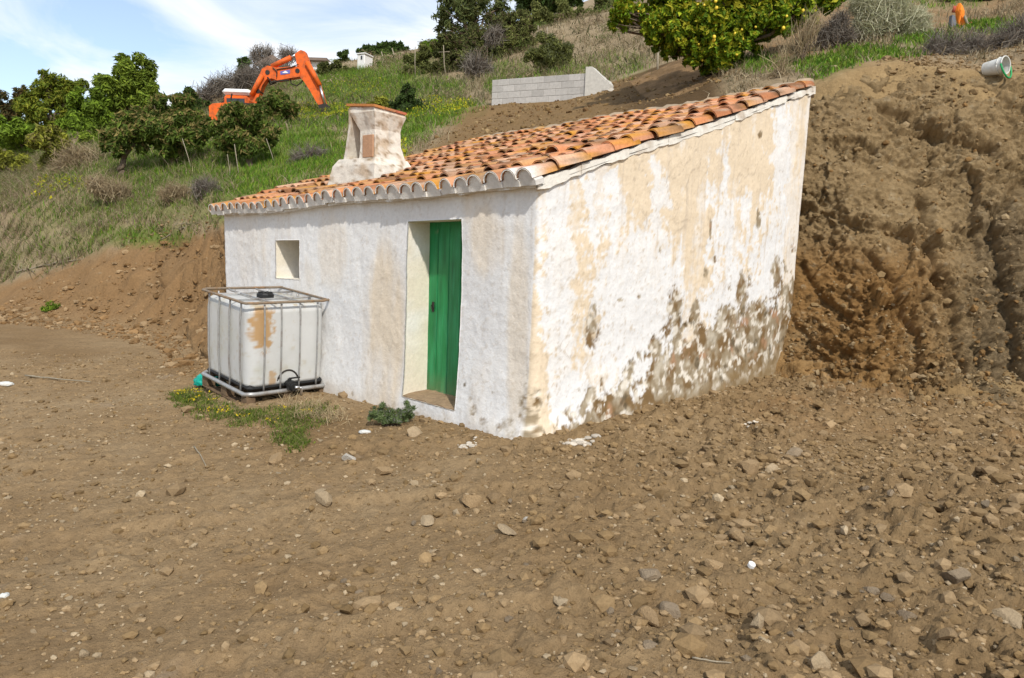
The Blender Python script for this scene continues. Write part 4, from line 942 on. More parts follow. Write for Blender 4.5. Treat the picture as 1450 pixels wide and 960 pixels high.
NAMED = [ # px, py, width px, kind, label
 (458,706,42,'p','flat squarish pale stone lying alone on smooth earth below water tank'),
 (544,667,34,'t','smooth tan oval stone in the earth below the house doorway'),
 (494,648,24,'w','small cream white stone lying left of the tan oval stone'),
 (588,614,30,'p','pale pointed stone leaning beside the rosemary bush at the doorway'),
 (586,684,18,'p','small upright block stone right of the tan oval stone'),
 (668,708,42,'t','broad brown stone half buried in front of house corner'),
 (716,748,36,'p','flat sharp pale stone slab leaning next to the white lime lump'),
 (745,735,17,'w','bright white lime lump beside a flat pale slab'),
 (392,652,34,'t','low brown stone at the edge of the weeds below water tank'),
 (1010,800,44,'t','large tan stone with a dark hollow under its left side'),
 (920,816,50,'g','rounded greyish stone left of the stone with dark hollow'),
 (921,876,46,'t','brown wedge shaped stone standing in front row of right foreground'),
 (951,864,40,'g','narrow grey stone propped against the brown wedge stone'),
 (1074,878,42,'p','square pale stone in right foreground with dark gap below'),
 (1062,664,36,'t','dark edged brown stone in loose earth right of the gable'),
 (1093,664,26,'p','rounded pale stone next to dark edged brown stone'),
 (1124,642,30,'g','dark grey stone propped over a hole below the cut bank'),
 (1350,818,46,'g','long grey stone tilted in rough earth near right edge'),
 (1162,940,52,'p','pale flat triangular stone at the bottom edge of the picture'),
 (1424,872,54,'p','large pale slab stone in the lower right corner'),
 (1232,836,26,'g','rounded grey stone, left one of a close pair in rough earth'),
 (1256,848,24,'g','rounded dark grey stone, right one of a close pair in rough earth'),
 (864,866,22,'g','small grey brown stone standing apart in middle foreground'),
 (790,690,22,'t','little brown stone just in front of the white mortar patch'),
 (1181,96,15,'p','reddish beige stone standing in green grass on top of the bank'),
 (866,127,13,'w','pale block fragment lying beside grey block wall end'),
 (605,735,30,'p','flat light stone among a few stones below the house door'),
 (650,725,22,'t','small tan angular stone touching broad brown stone'),
 (700,705,26,'t','tan chipped stone right of the broad brown stone'),
 (290,248,26,'p','pale stone on earth near tank'),
]
NAMED = NAMED[:-1]
km = {'p': R_pale, 't': R_tan, 'g': R_grey, 'w': R_white}
for i, (px, py, wpx, k, lab) in enumerate(NAMED):
    p = on_ground(px, py+wpx*0.12); size = wpx*p[1]/F*1.05
    put_rock('stone', km[k][i % len(km[k])], p, size, lab, 'stone', sink=0.22, sq=1.15)
SMALL = 'small loose stone half sunk in the bare dug earth'
cnt = 0; rr = random.Random(5)
while cnt < 235:
    px = rr.uniform(0, 1450); py = rr.uniform(590, 955) if rr.random() < 0.8 else rr.uniform(450, 600)
    if rr.random() > (0.35 + 0.65*min(1, max(0, (px-350)/500))): continue
    p = on_ground(px, py)
    if p[1] > 10.5: continue
    a, b = house_local(p[0], p[1])
    if a > -0.12 and b > -0.12: continue
    if np.linalg.norm(p[:2]-TT(TW/2, TD/2, 0)[:2]) < 0.95: continue
    size = min(0.16, 0.045*math.exp(rr.gauss(0, 0.42)))
    k = rr.choices(['t', 'p', 'g'], [5, 3, 2])[0]
    put_rock('stone', rr.choice(km[k]), p, size, SMALL, 'stone', 'small loose stones on the bare earth', sink=rr.uniform(0.3, 0.6)); cnt += 1
# gravel and clods: beyond counting
def scatter_bits(name, n, region, smin, sig, cols, mat, seed, smax=0.06):
    r = np.random.default_rng(seed); bm = bmesh.new(); bmesh.ops.create_icosphere(bm, subdivisions=1, radius=1.0); bm.verts.ensure_lookup_table()
    V0 = np.array([v.co[:] for v in bm.verts]); F0 = np.array([[v.index for v in f.verts] for f in bm.faces]); bm.free()
    shapes = []
    for i in range(10):
        V = V0.copy()
        for _ in range(6): k = nrm(r.normal(size=3)); dd = V@k-r.uniform(0.45, 0.8); V = V-np.where(dd > 0, dd, 0)[:, None]*k
        shapes.append(V*np.array([1, r.uniform(0.6, 1), r.uniform(0.4, 0.8)]))
    pts = region(r, n); n = len(pts); s = np.minimum(smax, smin*np.exp(r.normal(0, sig, n)))
    Vs = np.empty((n, len(V0), 3)); ang = r.uniform(0, 6.28, n); cs = np.cos(ang); sn = np.sin(ang); sh = r.integers(0, 10, n); A = np.stack(shapes)[sh]*s[:, None, None]
    Vs[..., 0] = A[..., 0]*cs[:, None]-A[..., 1]*sn[:, None]; Vs[..., 1] = A[..., 0]*sn[:, None]+A[..., 1]*cs[:, None]; Vs[..., 2] = A[..., 2]
    Vs += pts[:, None, :]+np.array([0, 0, 1])*(s*0.15)[:, None, None]
    Fs = (F0[None]+(np.arange(n)*len(V0))[:, None, None]).reshape(-1, 3)
    ci = np.asarray(cols)[r.integers(0, len(cols), n)]*r.uniform(0.75, 1.2, n)[:, None]
    return obj(name, Vs.reshape(-1, 3), Fs, mat, origin=(0, 0, 0), col=np.repeat(ci, len(V0), 0))
def reg_floor(r, n):
    x = r.uniform(-8.5, 9, n*5); y = 2.3+9.5*r.uniform(0, 1, n*5)**1.4
    a, b = house_local(x, y); ok = ~((a > -0.03) & (b > -0.03)) & (np.abs(x) < 0.78*y+1.5)
    dens = (0.45+0.55*sstep(-1.5, 2.0, x+0.25*(y-6)))*(0.45+0.55*sstep(-0.2, 0.4, fbm(np.stack([x, y, 0*x], -1), 1.1, 3, 0.5, 77)))
    ok &= r.uniform(0, 1, n*5) < dens; x, y = x[ok][:n], y[ok][:n]
    return np.stack([x, y, ground_z(x, y)], -1)
SOILC = [(0.27, 0.182, 0.092), (0.225, 0.15, 0.072), (0.32, 0.225, 0.125), (0.25, 0.17, 0.088), (0.37, 0.285, 0.18), (0.20, 0.13, 0.06)]
tag(scatter_bits('gravel', 50000, reg_floor, 0.0085, 0.60, SOILC, MT['clod'], 21, 0.05), kind='stuff')
def reg_clod(r, n):
    P = reg_floor(r, n*3); k = r.uniform(0, 1, len(P)) < (0.16+0.84*sstep(-2.0, 2.2, P[:, 0]+0.25*(P[:, 1]-6))); return P[k][:n]
tag(scatter_bits('soil_clods', 9000, reg_clod, 0.023, 0.55, [(0.25, 0.168, 0.084), (0.21, 0.138, 0.066), (0.29, 0.20, 0.108)], MT['clod'], 25, 0.09), kind='stuff')
def reg_bank(r, n):
    q_ = BQ.ravel(); wgt = np.where((q_ > -0.3) & (q_ < 0.9), 1-0.8*sstep(0.0, 0.4, q_), 0); k = r.choice(len(q_), n, p=wgt/wgt.sum()); P = bf[k].copy()
    a, b = house_local(P[:, 0], P[:, 1]); P = P[~((a > -0.03) & (b < LB+0.05))]; P[:, 2] = np.maximum(P[:, 2], ground_z(P[:, 0], P[:, 1])); return P
tag(scatter_bits('bank_rubble', 7000, reg_bank, 0.015, 0.6, [(0.24, 0.162, 0.078), (0.21, 0.122, 0.048), (0.29, 0.212, 0.118)], MT['clod'], 22, 0.07), kind='stuff')
def reg_left(r, n):
    x = r.uniform(-12, -3.4, n*3); y = r.uniform(9.5, 18, n*3); q = (y-np.interp(x, TOEX, TOEY))/np.interp(x, TOEX, WID); ok = (q > -0.5) & (q < 0.9)
    a, b = house_local(x, y); ok &= ~((a < LA+0.05) & (b > -0.05)); x, y = x[ok][:n], y[ok][:n]; return np.stack([x, y, ground_z(x, y)], -1)
tag(scatter_bits('slope_rubble', 5000, reg_left, 0.022, 0.7, [(0.25, 0.15, 0.068), (0.21, 0.125, 0.055), (0.32, 0.22, 0.12)], MT['clod'], 23, 0.14), kind='stuff')
def reg_heap(r, n):
    x = r.uniform(-2.5, 6, n*3); y = r.uniform(13, 24, n*3); z = ground_z(x, y); a, b = proj(np.stack([x, y, z], -1)); ok = (a > 600-(b-190)) & (a < 1040) & (b > 108); x, y, z = x[ok][:n], y[ok][:n], z[ok][:n]; return np.stack([x, y, z], -1)
tag(scatter_bits('soil_heap_clods', 2500, reg_heap, 0.022, 0.6, [(0.22, 0.14, 0.06), (0.17, 0.10, 0.045), (0.26, 0.18, 0.09)], MT['clod'], 24, 0.10), kind='stuff')

# ------------------------------------------------------------------ plants
def leaf_cloud(cen, rad, n, size, asp, r, up_bias=0.25, shell=0.45, droop=0.0, squash=(1, 1, 1)):
    """diamond leaves spread through clumps; returns V,Q and per-leaf clump index"""
    cen = np.asarray(cen); rad = np.asarray(rad); pr = rad**2/np.sum(rad**2); k = r.choice(len(cen), n, p=pr)
    d = r.normal(size=(n, 3)); d /= np.linalg.norm(d, axis=1)[:, None]
    rr_ = r.uniform(0, 1, n)**shell
    p = cen[k]+d*(rad[k]*rr_)[:, None]*np.asarray(squash)
    N = d*0.7+np.array([0, 0, up_bias])+r.normal(size=(n, 3))*0.55; N /= np.linalg.norm(N, axis=1)[:, None]
    t = r.normal(size=(n, 3))+d*0.6+np.array([0, 0, -droop]); t -= N*(t*N).sum(1)[:, None]; t /= np.linalg.norm(t, axis=1)[:, None]; b = np.cross(N, t)
    s = size*np.clip(np.exp(r.normal(0, 0.33, n)), 0.4, 1.9)[:, None]
    V = np.stack([p-t*s*0.5, p+b*s*asp*0.5+N*s*0.06, p+t*s*0.5-N*s*0.05, p-b*s*asp*0.5+N*s*0.06], 1).reshape(-1, 3)
    return V, np.arange(4*n).reshape(n, 4), k, d, rr_
def leaf_cols(pal, n, k, r, nclump, young=None, d=None, rr_=None):
    pal = np.asarray(pal, float); cl = r.uniform(0.72, 1.25, nclump); ci = r.integers(0, len(pal), n)
    c = pal[ci]*cl[k][:, None]*r.uniform(0.75, 1.25, n)[:, None]
    if young is not None:                                  # young shoots and blossom outside the crown; on the lemon also painted sunlight
        y = (rr_ > 0.72) & (d[:, 2] > -0.2) & (r.uniform(0, 1, n) < young[1]); c[y] = np.asarray(young[0])*r.uniform(0.7, 1.2, y.sum())[:, None]
    return np.repeat(c, 4, 0)
def clumps(blobs, Y, r, per=13, depth=0.8, frac=0.42):
    cs, rs = [], []
    for (px, py, rp, *dy) in blobs:
        R = rp*1.24*Y/F; c = PY(px, py, Y+dy[0]) if dy else PY(px, py, Y)+np.array([0, r.uniform(-1, 1)*R*depth, 0])
        cs.append(c); rs.append(R*0.60)
        for _ in range(per):
            d = nrm(r.normal(size=3)); cs.append(c+d*R*r.uniform(0.5, 1.05)); rs.append(R*frac*r.uniform(0.45, 1.0))
    return np.array(cs), np.array(rs)
GREENS = {
 'pine': [(0.182, 0.252, 0.031), (0.248, 0.318, 0.039), (0.116, 0.164, 0.023)],
 'yellowpine': [(0.276, 0.286, 0.035), (0.207, 0.263, 0.031), (0.125, 0.168, 0.023)],
 'bright': [(0.224, 0.334, 0.031), (0.169, 0.252, 0.028), (0.111, 0.168, 0.021)],
 'mango': [(0.100, 0.149, 0.026), (0.144, 0.202, 0.033), (0.071, 0.106, 0.022)],
 'yellowgreen': [(0.331, 0.334, 0.041), (0.236, 0.251, 0.039), (0.166, 0.168, 0.031)],
 'olive': [(0.236, 0.251, 0.077), (0.181, 0.198, 0.059), (0.125, 0.138, 0.041)],
 'darkolive': [(0.132, 0.148, 0.045), (0.171, 0.178, 0.053), (0.082, 0.095, 0.031)],
 'dark': [(0.061, 0.100, 0.025), (0.082, 0.138, 0.028), (0.045, 0.066, 0.018)],
 'euc': [(0.152, 0.186, 0.063), (0.110, 0.143, 0.048), (0.207, 0.226, 0.084)],
 'citrus': [(0.152, 0.251, 0.017), (0.097, 0.168, 0.014), (0.305, 0.356, 0.020), (0.207, 0.298, 0.017)],
 'bare': [(0.20, 0.17, 0.14), (0.26, 0.23, 0.19), (0.14, 0.11, 0.085)],
 'straw': [(0.42, 0.34, 0.21), (0.34, 0.26, 0.15), (0.27, 0.20, 0.12)],
 'sage': [(0.52, 0.51, 0.35), (0.42, 0.43, 0.26), (0.60, 0.56, 0.40)],
}
def limb(mb, a, b, r0, r1, r, seg=6, wob=0.08):
    a, b = np.asarray(a, float), np.asarray(b, float); L_ = np.linalg.norm(b-a); pts = [a]
    for i in range(1, seg): f = i/seg; pts.append(a*(1-f)+b*f+r.normal(size=3)*wob*L_*math.sin(math.pi*f)*0.6)
    pts.append(b); mb.tube(pts, np.linspace(r0, r1, len(pts)), 7); return pts
def tree(name, label, cat, base, blobs, pal, n, leaf, asp=0.45, trunk=0.09, group=None, per=13, fork=0.35, young=None, shell=0.5, up_bias=0.25, droop=0.0, depth=0.8, frac=0.42, limbs=True, seed=None, bark='bark', topY=None):
    r = np.random.default_rng(seed if seed is not None else abs(hash(label)) % (2**31) if False else sum(map(ord, label)))
    px, py, Y = base
    if Y is None: g = on_ground(px, py); Y = g[1]+0.08
    else: g = PY(px, py, Y)
    g[2] = float(ground_z(g[0], g[1]))-0.08
    t = empty(name, g); tag(t, label, cat, group)
    cs, rs = clumps(blobs, topY or Y, r, per, depth, frac)
    n = int(n*2.2); leaf *= 0.86
    V, Q, k, d, rr_ = leaf_cloud(cs, rs, n, leaf, asp, r, up_bias, shell, droop)
    c = leaf_cols(GREENS[pal] if isinstance(pal, str) else pal, n, k, r, len(cs), young, d, rr_)
    zmin = ground_z(V[:, 0], V[:, 1]).reshape(-1, 4); lift = np.maximum(0, (zmin-V[:, 2].reshape(-1, 4)+0.03).max(1)); V[:, 2] += np.repeat(lift, 4)
    obj('crown', V, Q, MT['leaf'], t, col=c)
    mb = MB(); big = cs[::per+1]; cen = big.mean(0); fk = g*(1-fork)+cen*fork; fk[2] = g[2]+(cen[2]-g[2])*fork
    limb(mb, g, fk, trunk, trunk*0.75, r, wob=0.10)
    if limbs:
        for i in range(len(big)):
            p = limb(mb, fk, big[i], trunk*0.62, trunk*0.18, r)
            for j in range(3):
                e = cs[min(len(cs)-1, i*(per+1)+1+r.integers(0, per))]; limb(mb, p[3], e, trunk*0.25, trunk*0.07, r, 4)
    mb.build('trunk', MT[bark], t, smooth=True); return t
def brush(name, label, cat, base, blobs, pal, n, ln, wdt, group=None, spread=0.5, seed=None, topY=None):
    """leafless or strawy shrub: many thin stems fanning out from the foot"""
    r = np.random.default_rng(sum(map(ord, label))); px, py, Y = base; g = PY(px, py, Y); g[2] = float(ground_z(g[0], g[1]))-0.03
    Vs = []; cs = []; pal = np.array(GREENS[pal])
    for (bx, by, rp) in blobs:
        R = rp*Y/F; c0 = PY(bx, by, Y); m = n//len(blobs)
        d = r.normal(size=(m, 3)); d /= np.linalg.norm(d, axis=1)[:, None]
        p0 = c0+d*(R*r.uniform(0, 0.9, m)**0.6)[:, None]; t = (p0-g)*0.8/np.linalg.norm(p0-g, axis=1)[:, None]+r.normal(size=(m, 3))*spread; t /= np.linalg.norm(t, axis=1)[:, None]
        l_ = ln*r.uniform(0.4, 1.3, m)[:, None]; s = np.cross(t, r.normal(size=(m, 3))); s /= np.linalg.norm(s, axis=1)[:, None]; w_ = wdt*r.uniform(0.5, 1.3, m)[:, None]
        bend = r.normal(size=(m, 3))*l_*0.12
        Vs.append(np.stack([p0-t*l_*0.5-s*w_, p0-t*l_*0.5+s*w_, p0+bend+s*w_*0.8, p0+bend-s*w_*0.8, p0+t*l_*0.5+s*w_*0.25, p0+t*l_*0.5-s*w_*0.25], 1)); cs.append(pal[r.integers(0, len(pal), m)]*r.uniform(0.7, 1.25, m)[:, None])
    V = np.concatenate(Vs); m = len(V); V = V.reshape(-1, 3); c = np.repeat(np.concatenate(cs), 6, 0); i = np.arange(m)[:, None]*6
    zg = ground_z(V[:, 0], V[:, 1]).reshape(-1, 6); V[:, 2] += np.repeat(np.maximum(0, (zg-V[:, 2].reshape(-1, 6)+0.02).max(1)), 6)
    t = empty(name, g); tag(t, label, cat, group)
    obj('twigs', V, np.concatenate([i+[[0, 1, 2, 3]], i+[[3, 2, 4, 5]]]), MT['grass'], t, col=c)
    mb = MB()
    for (bx, by, rp) in blobs:
        for q in range(4): limb(mb, g+r.normal(size=3)*0.05*np.array([1, 1, 0]), PY(bx, by, Y)+r.normal(size=3)*rp*Y/F*0.5, wdt*2.4, wdt*0.8, r, 5)
    mb.build('stem', MT['bark'], t, smooth=True); return t

# left skyline
tree('pine_tree', 'tallest bright green rounded pine on the left skyline', 'pine tree', (185, 205, 46), [(186, 106, 22), (172, 128, 24), (204, 128, 20), (160, 152, 24), (198, 155, 26), (178, 92, 12), (215, 145, 12)], 'pine', 9000, 0.34, 0.30, 0.16, up_bias=0.6)
tree('pine_tree', 'yellowish green pine at the far left, loose thin top branches', 'pine tree', (75, 212, 46), [(62, 128, 22), (86, 135, 20), (50, 152, 20), (84, 160, 28), (64, 112, 10), (98, 125, 10), (45, 140, 12)], 'yellowpine', 8000, 0.32, 0.28, 0.16, up_bias=0.6)
tree('tree', 'mid green bushy tree filling gap between the two left pines', 'tree', (130, 212, 43), [(126, 150, 22), (142, 178, 24), (116, 182, 20), (130, 165, 16)], 'bright', 6500, 0.30, 0.35, 0.12)
tree('tree', 'thin rusty brown tree behind yellowish pine at left edge', 'tree', (28, 205, 52), [(27, 152, 15), (36, 140, 12), (12, 160, 10), (18, 175, 14)], [(0.13, 0.085, 0.03), (0.09, 0.09, 0.03), (0.06, 0.065, 0.025)], 2200, 0.34, 0.30, 0.10)
tree('tree', 'vivid green young tree in front of the pines at left edge', 'tree', (38, 238, 36), [(36, 190, 20), (20, 203, 16), (52, 205, 14), (5, 190, 14)], 'bright', 6000, 0.26, 0.35, 0.09)
tree('shrub', 'yellow green leafy shrub beside dry stalks at hillside left', 'shrub', (80, 250, 28), [(75, 200, 18), (92, 222, 20), (62, 228, 18), (110, 232, 14), (80, 190, 10)], 'yellowgreen', 5000, 0.24, 0.40, 0.05, young=((0.26, 0.22, 0.07), 0.35))
brush('dry_shrub', 'tangled straw coloured stalks right of the yellow green shrub', 'dry shrub', (112, 262, 25), [(105, 225, 22), (125, 240, 20), (90, 245, 16)], 'straw', 1500, 0.7, 0.010)
# orchard
MG = dict(young=((0.30, 0.24, 0.085), 0.45), droop=0.5, trunk=0.10, fork=0.45, asp=0.30)
GRP = 'orchard trees on the grassy slope'
tree('orchard_tree', 'leftmost orchard tree, leaning bare trunk and brownish blossom', 'fruit tree', (170, 240, 22), [(166, 180, 20), (190, 168, 18), (150, 192, 14), (186, 190, 18), (205, 180, 14), (172, 205, 12)], 'mango', 7000, 0.22, group=GRP, **MG)
tree('orchard_tree', 'widest orchard tree, forked low trunk under dense dark leaves', 'fruit tree', (243, 232, 22.2), [(222, 172, 20), (254, 165, 20), (240, 190, 22), (268, 182, 18), (216, 192, 14), (280, 196, 14), (245, 207, 14), (228, 150, 10), (285, 178, 10)], 'mango', 10500, 0.22, group=GRP, **MG)
tree('orchard_tree', 'orchard tree directly in front of the excavator body', 'fruit tree', (357, 236, 21), [(330, 178, 20), (358, 178, 20), (345, 198, 20), (376, 188, 15), (312, 190, 14), (320, 205, 12), (352, 160, 12), (338, 160, 12), (322, 164, 9)], 'mango', 8500, 0.21, group=GRP, **MG)
tree('orchard_tree', 'dark rounded orchard tree under the excavator boom', 'fruit tree', (395, 180, 27), [(388, 148, 17), (405, 156, 14), (372, 152, 12), (392, 165, 14)], 'mango', 4500, 0.22, group=GRP, **MG)
tree('tree', 'dark bushy tree on skyline left of the excavator body', 'tree', (270, 185, 42), [(264, 146, 13), (285, 152, 10), (248, 142, 9), (278, 166, 12), (255, 162, 12)], 'dark', 3500, 0.30, 0.35, 0.09, young=((0.13, 0.12, 0.04), 0.3))
brush('bare_shrub', 'grey leafless thicket directly behind the excavator boom', 'bare shrub', (335, 160, 55), [(335, 128, 26), (318, 142, 20), (352, 118, 20)], 'bare', 2600, 1.6, 0.020)
brush('bare_shrub', 'grey leafless thicket on skyline left of the excavator cab roof', 'bare shrub', (296, 162, 52), [(298, 138, 16), (310, 125, 12), (285, 148, 12)], 'bare', 1500, 1.4, 0.020)
brush('bare_shrub', 'pale thicket just above the excavator boom cylinder', 'bare shrub', (385, 122, 62), [(378, 104, 20), (400, 108, 16), (360, 112, 14)], 'bare', 1800, 1.6, 0.022)
brush('bare_tree', 'leafless upright tree over the brown gabled roof on the ridge', 'bare tree', (375, 92, 82), [(368, 74, 8), (360, 80, 6), (380, 75, 6)], 'bare', 420, 1.7, 0.028)
brush('bare_tree', 'leafless upright tree left of the excavator stick top', 'bare tree', (404, 92, 82), [(402, 76, 7), (412, 78, 6)], 'bare', 320, 1.6, 0.028)
tree('cypress_tree', 'small dark pointed conifer on the skyline behind grey thicket', 'conifer', (345, 112, 62), [(345, 85, 5), (345, 92, 7), (345, 100, 8)], 'dark', 900, 0.40, 0.3, 0.08)
# skyline between excavator and the big bushes
for bx, by, lab, bl in [(488, 98, 'small dark tree left of the white tower hut on the skyline', [(487, 80, 6), (486, 87, 6), (491, 90, 5)]),
    (524, 82, 'dark tree rising right behind the white tower hut', [(520, 70, 6), (528, 72, 6), (512, 73, 5), (523, 79, 6)]),
    (548, 80, 'dark low tree between white tower hut and the slanting posts', [(545, 68, 7), (538, 73, 6), (553, 72, 5)]),
    (565, 76, 'dark tree on the skyline above the right slanting post', [(563, 66, 6), (570, 70, 6), (560, 73, 6)])]:
    tree('skyline_tree', lab, 'tree', (bx, by, 84), bl, 'dark', 800, 0.50, 0.4, 0.10)
tree('tree', 'airy grey green eucalyptus tallest on the middle skyline', 'eucalyptus', (665, 72, 50), [(650, 14, 20), (682, 10, 20), (632, 28, 12), (702, 26, 12), (655, 42, 16), (625, 38, 8), (665, -8, 18), (712, 5, 10), (640, 2, 14)], 'euc', 2600, 0.42, 0.24, 0.14, frac=0.42, shell=0.8, droop=0.6)
tree('shrub', 'deep green rounded bush left of the crossed stake', 'shrub', (614, 96, 47), [(613, 66, 12), (622, 76, 12), (605, 76, 10), (615, 84, 10)], 'bright', 3000, 0.26, 0.4, 0.06)
tree('olive_tree', 'grey green olive with a white stake, left of dark thicket', 'olive tree', (590, 122, 40), [(590, 88, 14), (582, 103, 14), (600, 76, 9), (598, 102, 12)], 'olive', 3500, 0.22, 0.25, 0.06)
DK = dict(asp=0.26, trunk=0.10, young=((0.12, 0.085, 0.05), 0.25))
tree('olive_tree', 'wide dark olive on the left side of the large thicket', 'olive tree', (655, 118, 39), [(650, 66, 20), (634, 86, 17), (668, 86, 18), (648, 100, 15), (630, 66, 14), (625, 100, 10)], 'darkolive', 9000, 0.22, **DK)
tree('olive_tree', 'tallest dark olive in the middle of the large thicket', 'olive tree', (692, 116, 40), [(690, 48, 20), (680, 72, 19), (704, 78, 20), (692, 98, 17), (706, 36, 15), (672, 52, 14)], 'darkolive', 10000, 0.22, **DK)
tree('olive_tree', 'silver tinged olive on right side of the large thicket', 'olive tree', (728, 108, 41), [(724, 40, 20), (738, 58, 19), (718, 70, 17), (744, 78, 14), (726, 92, 14), (745, 42, 12)], 'olive', 9000, 0.22, **DK)
brush('bare_shrub', 'greyish leafless tangle at the foot of the large thicket', 'bare shrub', (672, 122, 35), [(670, 92, 16), (684, 100, 14), (700, 50, 10)], [*['bare']][0], 1100, 0.9, 0.013)
tree('pine_tree', 'dark blue green pine at top edge behind the olive row', 'pine tree', (762, 48, 70), [(742, 4, 14), (768, 2, 16), (792, -2, 14), (765, -14, 18), (812, -6, 12)], 'dark', 4500, 0.5, 0.3, 0.16)
for bx, lab, bl in [(770, 'leftmost round olive of the row along the upper slope', [(765, 26, 14), (755, 32, 11), (776, 34, 12)]), (802, 'middle round olive of the row along the upper slope', [(800, 20, 15), (790, 32, 12), (812, 32, 12)]), (832, 'rightmost round olive of the row along the upper slope', [(828, 24, 13), (838, 30, 10), (822, 34, 10)])]:
    tree('olive_tree', lab, 'olive tree', (bx, 46, 56), bl, 'olive', 2800, 0.30, 0.26, 0.09, group='olive trees in a row up the slope')
tree('olive_tree', 'dusky olive at the top edge left of the lemon tree', 'olive tree', (862, 30, 58), [(856, 10, 13), (870, 6, 12), (848, 16, 9), (868, 18, 9)], 'darkolive', 2600, 0.30, 0.26, 0.08)
tree('olive_shrub', 'round grey green bush above the block wall', 'shrub', (781, 112, 30.5), [(780, 64, 17), (764, 82, 15), (797, 80, 16), (780, 92, 17), (766, 98, 10), (795, 97, 10), (782, 76, 18)], 'olive', 8000, 0.17, 0.22, 0.05, young=((0.16, 0.17, 0.09), 0.3))
tree('shrub', 'dark glossy shrub on the bank right of chimney', 'shrub', (576, 168, 26), [(569, 143, 11), (588, 150, 12), (560, 155, 10), (580, 131, 9), (596, 158, 8), (575, 158, 10)], 'dark', 4200, 0.15, 0.4, 0.04, young=((0.06, 0.085, 0.03), 0.4))
tree('shrub', 'low olive green shrub beside pale dry grass left of dark glossy shrub', 'shrub', (540, 160, 27), [(540, 145, 9), (530, 150, 8), (550, 150, 8)], 'yellowgreen', 1200, 0.15, 0.3, 0.03)
tree('shrub', 'bushy green shrub under the white house on ridge', 'shrub', (470, 112, 56), [(465, 100, 8), (480, 102, 9), (494, 104, 8), (455, 96, 6)], 'darkolive', 1800, 0.32, 0.35, 0.06)
# lemon tree with fruit
LB_ = [(878, 18, 13), (868, 34, 7), (1168, 6, 18), (1186, -2, 12), (1128, 30, 12), (1090, 42, 13), (945, 66, 12), (905, 20, 20), (932, 36, 20), (962, 22, 26), (1000, 28, 28), (1040, 30, 28), (1012, 58, 22), (1072, 14, 26), (1112, 12, 22), (1150, 4, 20), (972, 58, 17), (930, 58, 12), (885, 26, 8), (1038, 66, 14), (950, -20, 32), (1020, -26, 38), (1090, -26, 32), (1000, 100, 9), (988, 84, 9), (1012, 88, 10), (1000, 72, 20), (1042, 80, 13), (1062, 52, 18), (985, 70, 16), (1010, 50, 20, -0.75), (1035, 62, 16, -0.8), (990, 72, 15, -0.7), (1018, 82, 14, -0.75), (960, 45, 20, -0.7), (1060, 35, 18, -0.7), (1100, 25, 18, -0.6), (925, 40, 15, -0.5), (1000, 22, 20, -0.8), (1140, 14, 16, -0.5)]
lemon = tree('lemon_tree', 'broad lemon tree full of yellow fruit above the house roof', 'lemon tree', (1030, 100, 14.8), LB_, 'citrus', 30000, 0.115, 0.48, 0.075, fork=0.42, per=18, frac=0.34, depth=0.9, young=((0.36, 0.34, 0.025), 0.50))  # yellow outer leaves: partly real, partly the sunlit crown put into colour
r_ = np.random.default_rng(77); lm = None; cnt = 0
bm = bmesh.new(); bmesh.ops.create_uvsphere(bm, u_segments=10, v_segments=8, radius=1.0)
LV = np.array([v.co[:] for v in bm.verts]); LV[:, :2] *= (1-0.25*np.abs(LV[:, 2:3])**3); LV[:, 2] *= 1.22; LQ = [np.array([[v.index for v in f.verts] for f in bm.faces if len(f.verts) == k]) for k in (3, 4)]; bm.free()
lme = mesh('lemon', LV*0.028, LQ, MT['lemon'], smooth=True)
for i in range(98):
    px, py, rp, *_dy = LB_[r_.choice(len(LB_), p=np.array([q[2]**2*(1.0 if q[1] > -5 else 0.05) for q in LB_])/sum(q[2]**2*(1.0 if q[1] > -5 else 0.05) for q in LB_))]
    R = rp*14.8/F; c = PY(px, py, 14.8+(_dy[0] if _dy else 0)); d = nrm(r_.normal(size=3)*np.array([1, 0.7, 0.9])+np.array([0, -0.9, -0.1])); p = c+d*R*np.array([1, 1.15, 1])*r_.uniform(0.8, 1.12)
    o = bpy.data.objects.new('lemon', lme); COL.objects.link(o); o.parent = lemon; o.location = p-ORG[lemon.name]; o.rotation_euler = r_.uniform(-0.5, 0.5, 3); s = r_.uniform(0.65, 1.2); o.scale = (s, s, s)
brush('pampas_grass', 'pale feathery grass tussock drooping on the upper bank', 'grass tussock', (1258, 68, 14.6), [(1250, 22, 26), (1228, 36, 16), (1288, 30, 20), (1262, -2, 26), (1300, 45, 10), (1222, 8, 16)], 'sage', 9000, 0.42, 0.0055, spread=0.8)
brush('dry_shrub', 'bunch of tall bleached stalks right of the lemon trunk', 'dry shrub', (1133, 84, 13.2), [(1138, 52, 16), (1150, 35, 12), (1130, 66, 12)], 'straw', 330, 0.55, 0.005, spread=0.22)
brush('dry_shrub', 'thin dead stalks standing just behind the roof ridge', 'dry shrub', (1100, 128, 12.0), [(1098, 106, 13), (1110, 92, 10), (1092, 116, 9)], 'straw', 170, 0.5, 0.004, spread=0.22)
brush('dry_shrub', 'brown twiggy brush left of the feathery grass tussock', 'dry shrub', (1180, 70, 14.4), [(1180, 45, 17), (1198, 52, 12), (1165, 52, 12), (1190, 30, 12)], 'bare', 1600, 0.35, 0.005, spread=0.9)
brush('dry_shrub', 'grey brown brushwood on the bank above the white bucket', 'dry shrub', (1385, 102, 11.6), [(1345, 88, 20), (1380, 78, 22), (1425, 66, 24), (1320, 95, 14), (1440, 85, 14)], 'bare', 3200, 0.32, 0.004, spread=1.0)
tree('shrub', 'green bush hanging over the slope at the top right', 'shrub', (1368, 6, 17.2), [(1368, -6, 16), (1385, -2, 12), (1350, -8, 12)], 'bright', 2200, 0.11, 0.4, 0.04)
